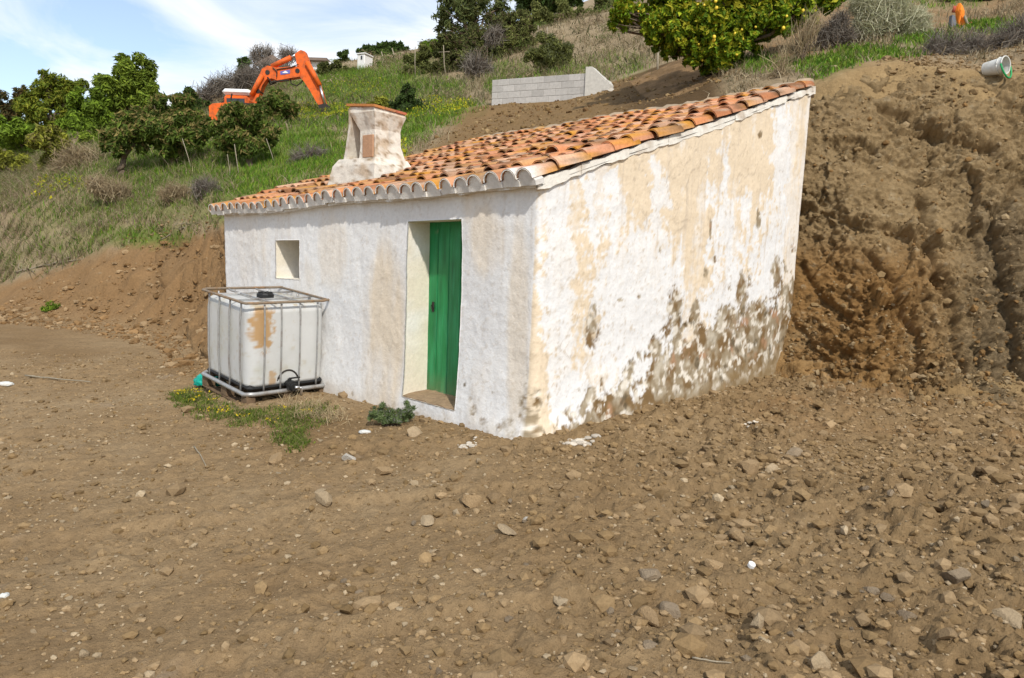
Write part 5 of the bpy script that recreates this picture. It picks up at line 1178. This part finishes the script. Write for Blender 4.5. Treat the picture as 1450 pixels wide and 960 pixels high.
tree('rosemary_bush', 'low green herb bush with greyish blossom against wall beside doorway', 'herb bush', (553, 604, None), [(540, 590, 15), (557, 593, 15), (572, 588, 13), (528, 588, 9), (548, 600, 10)], [(0.13, 0.18, 0.06), (0.17, 0.22, 0.09), (0.08, 0.12, 0.04)], 6000, 0.034, 0.15, 0.012, young=((0.30, 0.28, 0.26), 0.22), droop=-0.4)
tree('weed', 'small lone green weed on the bare earth at the far left', 'weed', (72, 442, None), [(72, 436, 7), (66, 438, 5), (79, 438, 5)], 'bright', 500, 0.07, 0.3, 0.01)

# grass, dry stalks and flowers: beyond counting
def blades(name, pts, h, wdt, pal, r, lean=0.35, flop=0.3):
    n = len(pts); pal = np.asarray(pal); hh = np.broadcast_to(np.asarray(h, float), (n, 1) if np.ndim(h) else ())*r.uniform(0.45, 1.3, n)[:, None]; a = r.uniform(0, 6.28, n); s = np.stack([np.cos(a), np.sin(a), 0*a], -1)
    t = np.array([0, 0, 1.0])+r.normal(size=(n, 3))*lean; t /= np.linalg.norm(t, axis=1)[:, None]; b = r.normal(size=(n, 3))*np.array([1, 1, 0.2])*flop*hh; w_ = wdt*r.uniform(0.6, 1.3, n)[:, None]
    V = np.stack([pts-s*w_-t*hh*0.08, pts+s*w_-t*hh*0.08, pts+t*hh*0.55+s*w_*0.8, pts+t*hh*0.55-s*w_*0.8, pts+t*hh+b], 1).reshape(-1, 3)
    c = np.repeat(pal[r.integers(0, len(pal), n)]*r.uniform(0.7, 1.25, n)[:, None], 5, 0); i = np.arange(n)[:, None]*5
    return tag(obj(name, V, [i+[[0, 1, 2, 3]], i+[[3, 2, 4]]], MT['grass'], origin=(0, 0, 0), col=c), kind='stuff')
vis = (GY > 9.3) & (GY < 70) & (PX_ > -60) & (PX_ < 1510) & (PY_ > -40) & (~GIN)
cellw = np.gradient(GX, axis=1)*np.gradient(GY, axis=0)
def sample(weight, n, r):
    wv_ = np.where(vis, weight*cellw/np.maximum(GY, 8)**1.5, 0).ravel(); k = r.choice(len(wv_), n, p=wv_/wv_.sum())
    x = GX.ravel()[k]+r.normal(size=n)*0.05; y = GY.ravel()[k]+r.normal(size=n)*0.05
    return np.stack([x, y, ground_z(x, y)], -1)
r2 = np.random.default_rng(31)
lslope = lft*sstep(0.1, 0.6, hillm)*(PY_ > 215)*(PY_ < 410)*(1-0.6*np.clip(grn, 0, 1))
tuft = np.zeros_like(GX); tuft[vis] = sstep(-0.25, 0.25, fbm(P3[vis], 1.6, 3, 0.6, 150))
p = sample(np.clip(grn, 0, 1)*(0.25+tuft), 60000, r2)
blades('green_grass', p, 0.0088*p[:, 1:2], 0.0105, [(0.10, 0.21, 0.018), (0.15, 0.27, 0.022), (0.075, 0.15, 0.016), (0.21, 0.28, 0.035), (0.17, 0.17, 0.05)], r2)
p = sample(np.clip(dry, 0, 1)*(0.05+tuft**2)*(PY_ < 420), 90000, r2)
blades('dry_grass', p, 0.013*np.minimum(p[:, 1:2], 30)*np.where(p[:, 1:2] > 45, 0.6, 1), 0.0075, [(0.42, 0.34, 0.21), (0.34, 0.26, 0.155), (0.27, 0.20, 0.12), (0.36, 0.30, 0.20), (0.20, 0.17, 0.09)], r2, 0.5, 0.5)
p = sample(lslope*(0.3+0.7*tuft), 34000, r2)
blades('slope_weeds', p, 0.018*p[:, 1:2], 0.0065, [(0.40, 0.32, 0.20), (0.32, 0.24, 0.15), (0.22, 0.165, 0.10), (0.17, 0.19, 0.05), (0.32, 0.24, 0.17), (0.13, 0.20, 0.03), (0.11, 0.17, 0.03)], r2, 0.6, 0.6)
yl = np.zeros_like(GX)
for cx, cy, rx, ry, s_ in [(440,162,50,12,1),(480,160,30,8,1),(85,270,40,14,.6),(60,285,20,10,.4),(620,157,50,14,.5),(560,168,40,12,.3),(500,128,50,18,.3),(560,235,20,40,.3),(300,205,20,14,.3),(290,190,12,8,.5)]:
    yl = np.maximum(yl, s_*sstep(1.4, 0.3, ((PX_-cx)/rx)**2+((PY_-cy)/ry)**2))
p = sample(yl*(0.2+tuft), 4500, r2); p[:, 2] += 0.16+0.08*r2.uniform(0, 1, len(p))
blades('yellow_flowers', p, 0.07, 0.020, [(0.50, 0.44, 0.02), (0.36, 0.38, 0.03), (0.26, 0.32, 0.03)], r2, 0.9)
p2 = sample(np.clip(hillm, 0, 1)*(GY > 25), 14000, r2)
blades('hill_scrub', p2, 0.32, 0.030, [(0.11, 0.12, 0.05), (0.075, 0.09, 0.04), (0.22, 0.19, 0.10), (0.15, 0.14, 0.07), (0.28, 0.23, 0.14)], r2, 0.6, 0.6)
p3 = np.vstack([sample(np.clip(hillm, 0, 1)*(0.15+tuft)*(PY_ < 400)*(1-0.75*np.clip(grn, 0, 1)), 420, r2), sample(lslope, 130, r2)])
rad3 = 0.013*p3[:, 1]*r2.uniform(0.5, 1.5, len(p3)); V3, Q3, k3, d3_, rr3 = leaf_cloud(p3+np.array([0, 0, 0.08])*p3[:, 1:2]/20, rad3, 42000, 0.085, 0.22, r2, 0.4, 0.5, squash=(1.2, 1.0, 0.65))
pal3 = np.array([(0.16, 0.17, 0.06), (0.24, 0.20, 0.11), (0.33, 0.26, 0.16), (0.12, 0.14, 0.05), (0.20, 0.15, 0.09), (0.13, 0.19, 0.04)])
c3 = np.repeat(pal3[r2.integers(0, 6, len(p3))][k3]*r2.uniform(0.65, 1.3, len(k3))[:, None], 4, 0)
sc3 = np.repeat(p3[k3, 1]/20, 4)[:, None]; ctr3 = np.repeat(V3.reshape(-1, 4, 3).mean(1), 4, 0); V3 = ctr3+(V3-ctr3)*sc3
tag(obj('low_scrub', V3, Q3, MT['leaf'], origin=(0, 0, 0), col=c3), kind='stuff')
# little weeds with yellow flowers round the foot of the tank
def weed_pts(n, r, polys):
    P = []
    while len(P) < n:
        cx, cy, rx, ry = polys[r.integers(0, len(polys))]; a = r.uniform(0, 6.28); q = math.sqrt(r.uniform(0, 1)); p_ = on_ground(cx+rx*q*math.cos(a), cy+ry*q*math.sin(a), 4, 12)
        x = p_[0]+r.normal(size=14)*0.035; y = p_[1]+r.normal(size=14)*0.035; P += list(np.stack([x, y, ground_z(x, y)], -1))
    return np.array(P[:n])
WP = [(275,568,30,14),(300,582,36,14),(265,562,22,10),(385,590,50,12),(420,600,40,10),(440,582,36,10),(345,592,40,12),(410,618,24,8),(420,628,12,5)]
p = weed_pts(6500, r2, WP); blades('tank_weeds', p, 0.055, 0.0045, [(0.12, 0.18, 0.025), (0.17, 0.21, 0.03), (0.08, 0.12, 0.02), (0.22, 0.19, 0.08)], r2, 0.6, 0.5)
p = weed_pts(220, r2, WP[:6]); p[:, 2] += 0.045; blades('weed_flowers', p, 0.020, 0.008, [(0.68, 0.50, 0.02), (0.60, 0.46, 0.03)], r2, 1.2)
p = weed_pts(900, r2, [(450,588,32,12),(425,575,30,8),(470,592,16,8)]); blades('straw_litter', p, 0.13, 0.0028, [(0.50, 0.40, 0.24), (0.40, 0.30, 0.17)], r2, 1.3, 0.8)

# ------------------------------------------------------------------ excavator on the upper terrace
def excavator():
    Y = 33.0; g = PY(322, 176, Y); g[2] = float(ground_z(g[0], g[1]))
    t = empty('excavator', g); tag(t, 'orange excavator on the hillside with raised boom and stick reaching down', 'excavator')
    k = lambda zx, zy, dy=0.0: PY(280+zx/6.59, 50+zy/6.59, Y+dy)
    bk = np.array([0, 1.0, 0])
    mb = MB()
    lo = [k(470, 600, -.2), k(520, 500, -.2), k(560, 410, -.2), k(600, 310, -.2), k(650, 282, -.2), k(735, 300, -.2), k(925, 288, -.2), k(962, 330, -.2), k(950, 385, -.2), k(850, 400, -.2), k(740, 420, -.2), k(690, 400, -.2), k(640, 410, -.2), k(600, 470, -.2), k(545, 640, -.2)]
    # boom: strips between the upper and the lower outline so that the bent shape stays true
    U_ = [lo[0], lo[1], lo[2], lo[3], lo[4], lo[5], lo[6], lo[7]]; D_ = [lo[14], lo[13], (lo[13]+lo[12])/2, lo[12], lo[11], lo[10], lo[9], lo[8]]
    for a, b, c, d in zip(U_[:-1], U_[1:], D_[1:], D_[:-1]): mb.prism([a, b, c, d], bk*0.42)
    boom = mb.build('boom', MT['orange'], t)
    mb = MB(); 
    for q in [k(560, 520, -.22), k(650, 345, -.22), k(930, 330, -.22)]: mb.tube([q, q+bk*0.48], 0.10, 12)
    mb.tube([k(860, 395, -.05), k(872, 450, -.05), k(925, 472, -.05), k(965, 440, -.05), k(990, 405, -.05)], 0.028, 6)
    mb.tube([k(700, 300, -.24), k(740, 340, -.26), k(735, 390, -.26)], 0.024, 6); mb.tube([k(650, 390, -.24), k(690, 440, -.2), k(760, 425, -.2), k(850, 420, -.2)], 0.035, 6); mb.tube([k(640, 380, .1), k(680, 460, .1), k(730, 440, .1)], 0.035, 6)
    mb.tube([k(735, 318, -.24), k(800, 308, -.24), k(880, 296, -.24), k(940, 270, -.24)], 0.02, 6)
    mb.build('hoses', MT['iron'], boom)
    mb = MB(); mb.prism([k(768, 336, -.215), k(860, 320, -.215), k(860, 356, -.215), k(772, 368, -.215)], bk*0.014); pl = mb.build('side_panel', MT['blue_plate'], boom)
    mb = MB(); mb.prism([k(788, 350, -.225), k(815, 330, -.225), k(835, 340, -.225), k(845, 352, -.225), k(812, 352, -.225)], bk*0.008); mb.build('panel_mark', MT['white_paint'], pl)
    mb = MB(); su = [k(905, 175, -.16), k(935, 150, -.16), k(962, 136, -.16), k(1000, 150, -.16), k(1030, 230, -.16), k(1085, 350, -.16), k(1140, 465, -.16), k(1192, 640, -.16)]; sd = [k(915, 215, -.16), k(920, 250, -.16), k(926, 290, -.16), k(950, 385, -.16), k(990, 430, -.16), k(1050, 520, -.16), k(1110, 630, -.16), k(1150, 672, -.16)]
    for i in range(7): mb.prism([su[i], su[i+1], sd[i+1], sd[i]], bk*0.34)
    st = mb.build('stick', MT['orange'], t)
    for a_, b_, r_c in ((k(1020, 250, -.26), k(1138, 468, -.26), 0.105), (k(690, 292, -.05), k(870, 208, -.05), 0.11), (k(500, 560, -.30), k(600, 370, -.30), 0.10)):
        mb = MB(); mb.tube([a_, b_], r_c, 12); mb.build('cylinder', MT['orange'], t, smooth=True)
    for a_, b_ in ((k(1138, 468, -.26), k(1188, 640, -.26)), (k(870, 208, -.05), k(915, 180, -.05))):
        mb = MB(); mb.tube([a_, b_], 0.048, 8); mb.build('piston_rod', MT['chrome'], t, smooth=True)
    mb = MB(); mb.prism([k(1120, 650, -.3), k(1190, 632, -.3), k(1246, 672, -.3), k(1232, 700, -.3), k(1200, 722, -.3), k(1150, 716, -.3)], bk*0.62)
    for q in (-.28, -.05, .18): mb.prism([k(1200, 700, q), k(1240, 690, q), k(1262, 742, q), k(1244, 748, q)], bk*0.08)
    mb.build('bucket', MT['iron'], t)
    # slewing body
    mb = MB(); mb.prism([k(104, 660, -.6), k(135, 636, -.6), k(318, 622, -.6), k(345, 700, -.6), k(330, 790, -.6), k(108, 790, -.6)], bk*2.3, ); bd = mb.build('counterweight', MT['orange'], t)
    mb = MB(); mb.box(k(330, 800, -.9), np.array([1.5, 0, 0]), bk*2.4, up*0.45, bev=0.05); mb.build('deck', MT['orange'], t)
    mb = MB(); c0 = k(240, 770, 0.7); mb.box(c0, np.array([1.10, 0, 0]), bk*1.1, up*1.0, bev=0.10); cab = mb.build('cab', MT['orange'], t)
    mb = MB(); mb.box(c0+np.array([-0.05, -0.05, 1.002]), np.array([1.25, 0, 0]), bk*1.2, up*0.26, bev=0.11); mb.build('cab_roof', MT['white_paint'], cab)
    mb = MB(); mb.box(c0+np.array([0.15, -0.02, 0.35]), np.array([0.8, 0, 0]), bk*0.03, up*0.5, bev=0.01); mb.build('cab_window', MT['glass'], cab)
    mb = MB(); mb.tube([k(308, 640, .3), k(310, 590, .3), k(320, 545, .3)], 0.035, 8); mb.build('exhaust', MT['iron'], t)
    for q in (-0.9, 0.9):
        mb = MB(); c0 = k(470, 905, q+.6); pts = []
        zb_ = float(ground_z(c0[0], c0[1]))
        for cx, a0 in ((0.9, -90), (-0.9, 90)):
            for a in np.linspace(0, 180, 9): th = math.radians(a0+a); pts.append(np.array([c0[0]+cx+0.4*math.cos(th), c0[1], zb_+0.40+0.4*math.sin(th)]))
        mb.prism(pts, bk*0.5); mb.build('track', MT['iron'], t)
excavator()

# ------------------------------------------------------------------ concrete block wall on the upper bank
def block_wall():
    A = PY(697, 113, 24.0); B = PY(829, 103.5, 22.5); d = B-A; dz_ = d[2]; d[2] = 0; Ln = np.linalg.norm(d); dx = d/Ln; nr = np.array([dx[1], -dx[0], 0]); nr = nr if nr[1] < 0 else -nr
    t = empty('block_wall', (A[0], A[1], A[2]-1.5)); tag(t, 'low unfinished wall of grey concrete blocks with stepped right end half buried in soil', 'wall')
    mb = MB(); mo = MB(); r = random.Random(3); bh, bl = 0.195, 0.40
    for c in range(9):
        x = -0.02 if c % 2 else -0.2
        z1 = -bh*(c+1)
        while x < Ln+1.2:
            x0, x1 = max(0, x+0.006), min(x+bl-0.006, Ln+1.0-0.0); x += bl
            if x1-x0 < 0.05: continue
            mid = (x0+x1)/2
            if mid > Ln+0.1: continue
            o = A+dx*x0+up*(z1+0.006+dz_*mid/Ln)
            mb.box(o, dx*(x1-x0), -nr*0.19, up*(bh-0.012), col=np.array([0.47, 0.445, 0.41])*r.uniform(0.86, 1.08), bev=0.006)
    mo.prism([A+dx*0.003-up*1.75-nr*0.008, A+dx*(Ln+0.02)-up*(1.75)-nr*0.008, A+dx*(Ln+0.02)+up*(dz_-0.006)-nr*0.008, A+dx*0.003-up*0.006-nr*0.008], -nr*0.17, col=(0.36, 0.34, 0.31))
    mb.build('blocks', MT['block'], t); mo.build('joints', MT['block'], t)
    # broken end pier with a sloping top
    e = MB(); P0 = A+dx*(Ln+0.03)+up*(dz_+0.16)
    prof = [(0, 0.0), (0.18, 0.0), (0.40, -0.20), (0.50, -0.27), (0.62, -0.40), (0.68, -0.40), (0.76, -0.52), (0.76, -1.6), (0, -1.6)]
    V = [P0+dx*a*1.0+up*b+nr*0.06 for a, b in prof]; e.prism(V, -nr*0.32, col=(0.55, 0.52, 0.46)); e.build('end_pier', MT['block'], t)
block_wall()

# ------------------------------------------------------------------ buildings on the ridge
def hut():
    Y = on_ground(514, 97, 20, 90)[1]-0.6; a = PY(505.5, 101, Y); b = PY(525, 101, Y); wd_ = b[0]-a[0]; top = PY(506, 77.5, Y)[2]-a[2]
    g = np.array([a[0], Y, float(ground_z(a[0], Y))-0.3]); t = empty('hut', g); tag(t, 'small white tower hut with one dark slot window on the ridge', 'hut')
    h = a[2]+top-g[2]; mb = MB(); mb.box(g, np.array([wd_*0.62, -0.35, 0]), np.array([wd_*0.38, 1.2, 0]), up*h, bev=0.05); mb.build('wall', MT['white_paint'], t)
    mb = MB(); mb.box(g+np.array([-0.05, -0.08, h+0.004]), np.array([wd_*0.62+0.12, -0.36, 0]), np.array([wd_*0.38, 1.3, 0]), up*0.10, bev=0.03); mb.build('roof', MT['white_paint'], t)
    mb = MB(); q = PY(511.5, 82, Y); mb.box(np.array([q[0], Y-0.22, q[2]-0.15]), np.array([0.14, -0.08, 0]), np.array([0, 0.1, 0]), up*0.26); mb.build('window', MT['glass'], t)
hut()
def house_far(name, label, px0, px1, pyt, pyb, Y, roofmat, gable, dep=4.0):
    Y = min(Y, on_ground((px0+px1)/2, pyb-3, 20, 95)[1]-0.5); a = PY(px0, pyb, Y); b = PY(px1, pyb, Y); tz = PY((px0+px1)/2, pyt, Y)[2]; g = np.array([a[0], Y, min(a[2], float(ground_z(a[0], Y)))-0.3]); wd_ = b[0]-a[0]; h = tz-g[2]
    t = empty(name, g); tag(t, label, 'house')
    if gable:
        hw = h-1.0; mb = MB(); mb.box(g, np.array([wd_, 0, 0]), np.array([0, dep, 0]), up*hw); mb.build('wall', MT['white_paint'], t)
        mb = MB(); mb.prism([g+np.array([-0.4, -0.3, hw+0.004]), g+np.array([wd_+0.4, -0.3, hw+0.004]), g+np.array([wd_*0.55, -0.3, h])], np.array([0, dep+0.6, 0])); mb.build('roof', roofmat, t)
    else:
        mb = MB(); mb.box(g, np.array([wd_, 0, 0]), np.array([0, dep, 0]), up*(h-0.25)); mb.build('wall', MT['white_paint'], t)
        mb = MB(); mb.box(g+np.array([-0.35, -0.5, h-0.246]), np.array([wd_*0.85+0.3, 0, 0]), np.array([0, dep+0.8, 0]), up*0.22); mb.build('roof', roofmat, t)
    mb = MB(); mb.box(g+np.array([wd_*0.35, -0.03, h*0.4]), np.array([wd_*0.16, 0, 0]), np.array([0, 0.06, 0]), up*min(0.9, h*0.3)); mb.box(g+np.array([wd_*0.68, -0.03, h*0.4]), np.array([wd_*0.14, 0, 0]), np.array([0, 0.06, 0]), up*min(0.9, h*0.3)); mb.build('window', MT['glass'], t)
house_far('house', 'white house with flat brown roof edge on the ridge right of the excavator stick', 441, 470, 83, 100, 76, MT['roof_far'], False)
house_far('house', 'house with dull brown gabled roof under leafless trees behind the excavator boom', 366, 404, 78, 102, 80, MT['roof_far'], True)

# ------------------------------------------------------------------ posts and stakes
def post(label, x0, y0, x1, y1, Y, rad, cross=None, group=None, mat='pale_wood'):
    a = PY(x0, y0, Y); b = PY(x1, y1, Y); g = b.copy(); g[2] = min(b[2], float(ground_z(b[0], b[1])))-0.15
    b = g.copy(); r = np.random.default_rng(int(x0)); m = (a+b)/2+r.normal(size=3)*0.02
    mb = MB(); mb.tube([b, m, a], [rad*1.1, rad, rad*0.85], 8)
    if cross: mb.tube([PY(cross[0], cross[1], Y), PY(cross[2], cross[3], Y)], rad*0.7, 6)
    o = mb.build('stake', MT[mat], None, origin=g, smooth=True); tag(o, label, 'stake', group)
post('pale post leaning left, nearest the white tower hut on its right', 540, 73, 545, 88, 60, 0.04)
post('pale tall post leaning left behind the grey green olive', 555, 68, 561, 84, 58, 0.04)
post('pale post leaning left, standing left of the white tower hut', 494, 87, 498, 97, 66, 0.045)
post('white stake with a crossbar in front of the dark thicket', 628, 64, 633, 84, 37, 0.022, (621, 74, 637, 73))
post('white stake standing inside the grey green olive', 588, 66, 589, 84, 38.5, 0.02)
post('pale fence post, left one of a pair beside the round bush', 762, 36, 762, 54, 43, 0.035)
post('pale fence post, right one of a pair beside the round bush', 775, 38, 775, 50, 43, 0.035)
post('thin grey stake leaning between the leftmost and widest orchard trees', 258, 196, 273, 234, 21.4, 0.011)
post('thin grey stake leaning under the orchard tree by excavator body', 332, 204, 340, 252, 19.8, 0.011)
post('thin upright pale stalk on grass left of leaning grey stake', 322, 218, 326, 252, 19.6, 0.008)
post('thin pale stalk leaning on the grass right of the orchard trees', 377, 196, 392, 236, 20.5, 0.009)
post('pale grey dead stub standing under left side of the lemon tree', 932, 72, 932, 98, 17.8, 0.025)

# ------------------------------------------------------------------ white bucket lying on the ledge
def bucket():
    c = on_ground(1404, 110, 8, 14); Y = c[1]; p = c+np.array([0, -0.05, 0.12]); ax_ = nrm(np.array([0.50, -0.85, 0.06])); R = 0.108
    t = empty('bucket', c); tag(t, 'white plastic bucket with a green rim lying on its side on top of the bank', 'bucket')
    mb = MB(); b0 = p-ax_*0.13; b1 = p+ax_*0.13
    mb.tube([b0, b0+ax_*0.02, b1], [R*0.80, R*0.84, R*1.05], 24, caps=False); mb.tube([b1, b0+ax_*0.03], [R*1.01, R*0.80], 24, caps=False)
    mb.tube([b0+ax_*0.012, b0+ax_*0.03], [R*0.79, R*0.79], 24); mb.build('body', MT['bucket'], t, smooth=True)
    e1 = nrm(np.cross(ax_, up)); e2 = np.cross(e1, ax_); ring = [b1+R*1.05*(math.cos(a)*e1+math.sin(a)*e2) for a in np.linspace(0, 2*math.pi, 25)]
    mb = MB(); mb.tube(ring, 0.010, 8); mb.tube([b1-ax_*0.06+R*1.03*(math.cos(a)*e1+math.sin(a)*e2) for a in np.linspace(0, 2*math.pi, 25)], 0.007, 8); mb.build('rim', MT['bucket'], t, smooth=True)
    mb = MB(); low = [b1+ax_*(0.05*math.sin(f*math.pi))-up*(0.0+0.055*math.sin(f*math.pi))+R*1.1*(math.cos(a)*e1+math.sin(a)*e2) for f, a in zip(np.linspace(0, 1, 13), np.linspace(math.pi, 2*math.pi, 13))]
    mb.tube(low, 0.012, 8); mb.build('green_band', MT['green_plastic'], t, smooth=True)
bucket()

# orange cover thrown over leaning poles
def cover():
    Y = 14.2; g = PY(1362, 44, Y); g[2] = float(ground_z(g[0], g[1])); s = Y/F
    t = empty('draped_cover', g); tag(t, 'bright orange cloth cover draped over leaning poles at top right', 'cover')
    dz0 = g[2]-PY(1362, 44, Y)[2]
    k = lambda zx, zy, dy=0.0: PY(1330+zx/19.2, zy/19.2, Y+dy)+up*min(0, dz0)*0
    r = np.random.default_rng(5); V = []; Q = []; rows = [(90, 555, 30), (160, 565, 65), (300, 565, 100), (400, 570, 92), (470, 560, 75), (600, 555, 62), (740, 550, 50), (850, 548, 30)]
    m = 24
    for i, (y, cx, hw) in enumerate(rows):
        for j in range(m):
            a = 2*math.pi*j/m; fold = 1+0.18*math.sin(3*a+i*0.3)+0.10*math.sin(7*a+i)
            V.append(k(cx, y)+np.array([hw/19.2*s*math.cos(a)*fold, hw/19.2*s*math.sin(a)*fold*0.8, 0]))
    V.append(k(560, 80)); 
    Q = [(i*m+j, i*m+(j+1) % m, (i+1)*m+(j+1) % m, (i+1)*m+j) for i in range(len(rows)-1) for j in range(m)]; T_ = [((j+1) % m, j, len(V)-1) for j in range(m)]
    mb = MB(); mb.add(V, Q, T_)
    fl = [k(600, 430, -.05), k(690, 500, -.08), k(720, 640, -.08), k(680, 760, -.08), k(640, 700, -.06), k(630, 560, -.05)]; mb.prism(fl, np.array([0, 0.02, 0])); mb.build('cloth', MT['orange_cloth'], t)
    mb = MB(); mb.tube([k(690, 430, -.1), k(755, 620, -.1), k(825, 830, -.1)], 0.022, 8); mb.build('pole', MT['pale_wood'], t, smooth=True)
    mb = MB(); mb.tube([k(830, 610, -.05), k(930, 790, -.05)], 0.03, 8); mb.tube([k(430, 170, .05), k(380, 330, .05)], 0.03, 8); mb.build('red_pole', material('faded_red', (0.42, 0.10, 0.06), var=0.2), t, smooth=True)
    mb = MB(); pts = [k(360, 400), k(430, 430), k(455, 600), k(450, 800), k(350, 830), k(335, 600)]; mb.prism(pts, np.array([0, 0.10, 0])); mb.build('grey_wrap', MT['gray_cloth'], t)
cover()

# ------------------------------------------------------------------ litter and loose bits
def crumple(name, label, cat, p, size, mat, seed, sq=0.6, ex=(1, 1)):
    r = np.random.default_rng(seed); bm = bmesh.new(); bmesh.ops.create_icosphere(bm, subdivisions=4, radius=1.0); V = np.array([v.co[:] for v in bm.verts]); Fc = np.array([[v.index for v in f.verts] for f in bm.faces]); bm.free()
    n_ = fbm(V, 1.3, 3, 0.6, seed)+0.5*fbm(V, 3.1, 3, 0.6, seed+3, True); V = V*(1+0.45*n_)[:, None]*np.array([ex[0], ex[1], sq])*size*0.5; V[:, 2] = np.maximum(V[:, 2], -0.12*size)
    return tag(obj(name, V+np.asarray(p)+up*size*0.10, Fc, mat, smooth=True), label, cat)
q = on_ground(292, 549, 5, 12); crumple('plastic_bag', 'crumpled teal plastic bag lying against left side of water tank pallet', 'bag', q+np.array([0.02, 0.05, 0.03]), 0.30, MT['teal'], 3, 0.62, (1.1, 0.6))
q = on_ground(8, 546); crumple('paper_scrap', 'white scrap of litter at the left edge of bare earth', 'litter', q, 0.15, MT['bucket'], 5, 0.35, (1.3, 0.6))
q = on_ground(6, 845); crumple('paper_scrap', 'small white scrap at the left edge of near foreground', 'litter', q, 0.04, MT['bucket'], 6, 0.5)
q = on_ground(516, 613); crumple('plastic_scrap', 'greyish white flat plastic scrap left of the rosemary bush foot', 'litter', q, 0.08, MT['bucket'], 7, 0.4, (1.2, 0.7))
q = on_ground(1063, 803); mb = MB(); mb.tube([q+np.array([0, 0, 0.004]), q+np.array([0.004, -0.008, 0.022])], 0.019, 16); mb.tube([q+np.array([0.004, -0.008, 0.022]), q+np.array([0.0045, -0.009, 0.025])], [0.017, 0.014], 16); tag(mb.build('bottle_cap', MT['white_paint'], None, origin=q), 'little white round bottle cap in the right foreground earth', 'bottle cap')
# lumps of fallen lime mortar
for px, py, sz, lab, sd in [(660, 632, 0.16, 'fallen white lime mortar at the foot of the front wall corner', 11), (825, 628, 0.22, 'patch of crumbled white mortar on earth in front of the gable', 12), (1062, 602, 0.15, 'bit of grey white mortar rubble below the gable far end', 13)]:
    q = on_ground(px, py); V = []; r = np.random.default_rng(sd); mb = MB()
    bm = bmesh.new(); bmesh.ops.create_icosphere(bm, subdivisions=2, radius=1.0); V0 = np.array([v.co[:] for v in bm.verts]); F0 = np.array([[v.index for v in f.verts] for f in bm.faces]); bm.free()
    for i in range(22):
        d = r.normal(size=3)*np.array([sz*0.32, sz*0.22, 0]); x, y = q[0]+d[0], q[1]+d[1]; s_ = sz*0.12*r.uniform(0.3, 1.4)
        mb.add(V0*(1+0.25*fbm(V0, 2, 2, 0.5, i+sd))[:, None]*np.array([1.2, 1, 0.55])*s_+np.array([x, y, float(ground_z(x, y))+s_*0.15]), T=F0, col=np.array([0.60, 0.53, 0.43])*r.uniform(0.65, 1.05))
    tag(mb.build('mortar_lumps', MT['mortar'], None, origin=q), lab, 'mortar')
# sticks and cut branches
def stick(name, label, pts, rad, cat='stick', mat='pale_wood', lift=0.012, extra=0, seed=1):
    r = np.random.default_rng(seed); W_ = []
    for i, (px, py) in enumerate(pts): q = on_ground(px, py); W_.append(q+up*(lift+rad))
    W_ = np.array(W_); f = np.linspace(0, 1, 9); L_ = np.interp(f, np.linspace(0, 1, len(W_)), np.arange(len(W_))); P = np.array([W_[int(a)]*(1-a % 1)+W_[min(int(a)+1, len(W_)-1)]*(a % 1) for a in L_]); P[:, 2] += np.abs(r.normal(size=9))*rad*0.8
    mb = MB(); mb.tube(P, np.linspace(rad, rad*0.5, 9), 6)
    for i in range(extra):
        k_ = r.integers(1, 8); d = (P[8]-P[0])*r.uniform(0.1, 0.3)+r.normal(size=3)*0.25; d[2] = abs(d[2])*0.5; mb.tube([P[k_], P[k_]+d*0.5+r.normal(size=3)*0.03, P[k_]+d], [rad*0.6, rad*0.4, rad*0.2], 5)
    tag(mb.build(name, MT[mat], None, origin=W_[0], smooth=True), label, cat)
stick('stick', 'long thin pale stick lying across the bare earth at far left', [(36, 535), (80, 540), (128, 544)], 0.012)
stick('stick', 'thin pale stalk lying on earth below the tank weeds', [(275, 636), (285, 650), (292, 664)], 0.006)
stick('stick', 'thin straight twig at the bottom right of the foreground', [(980, 938), (1005, 942), (1035, 947)], 0.004)
stick('cut_branch', 'grey branch pile at the upper edge of reddish slope, far left', [(22, 392), (60, 380), (105, 372)], 0.02, 'branch', 'pale_wood', 0.03, 22, 3)
stick('cut_branch', 'grey fallen branch on the reddish slope beside the house roof', [(228, 345), (258, 328), (285, 318)], 0.016, 'branch', 'pale_wood', 0.03, 18, 4)
# more growth between the left trees
tree('shrub', 'dark green shrub mass under the tallest pine on the left', 'shrub', (150, 226, 38), [(148, 200, 16), (130, 205, 14), (165, 195, 14)], 'pine', 4000, 0.24, 0.35, 0.06)
tree('shrub', 'yellowish bush at the left edge below vivid green young tree', 'shrub', (20, 256, 30), [(18, 232, 14), (35, 240, 12), (4, 228, 14)], 'yellowgreen', 3500, 0.20, 0.35, 0.05)
brush('dry_shrub', 'straw coloured brush on slope below the leftmost orchard tree', 'dry shrub', (160, 285, 20), [(150, 268, 16), (170, 272, 14), (135, 262, 12)], 'straw', 1300, 0.5, 0.007)
brush('dry_shrub', 'greyish dry bush on slope midway between orchard and reddish earth', 'dry shrub', (250, 285, 18), [(248, 272, 13), (262, 276, 11), (235, 276, 10)], 'straw', 900, 0.4, 0.006)
brush('dry_shrub', 'dry grey bush on the slope near the left end of the roof', 'dry shrub', (285, 282, 17), [(285, 266, 14), (298, 272, 10)], 'bare', 800, 0.4, 0.006)
brush('dry_shrub', 'low grey brown dry tangle on the grass just left of chimney', 'dry shrub', (435, 238, 20), [(440, 222, 14), (455, 226, 12), (422, 228, 10)], 'bare', 900, 0.45, 0.006)
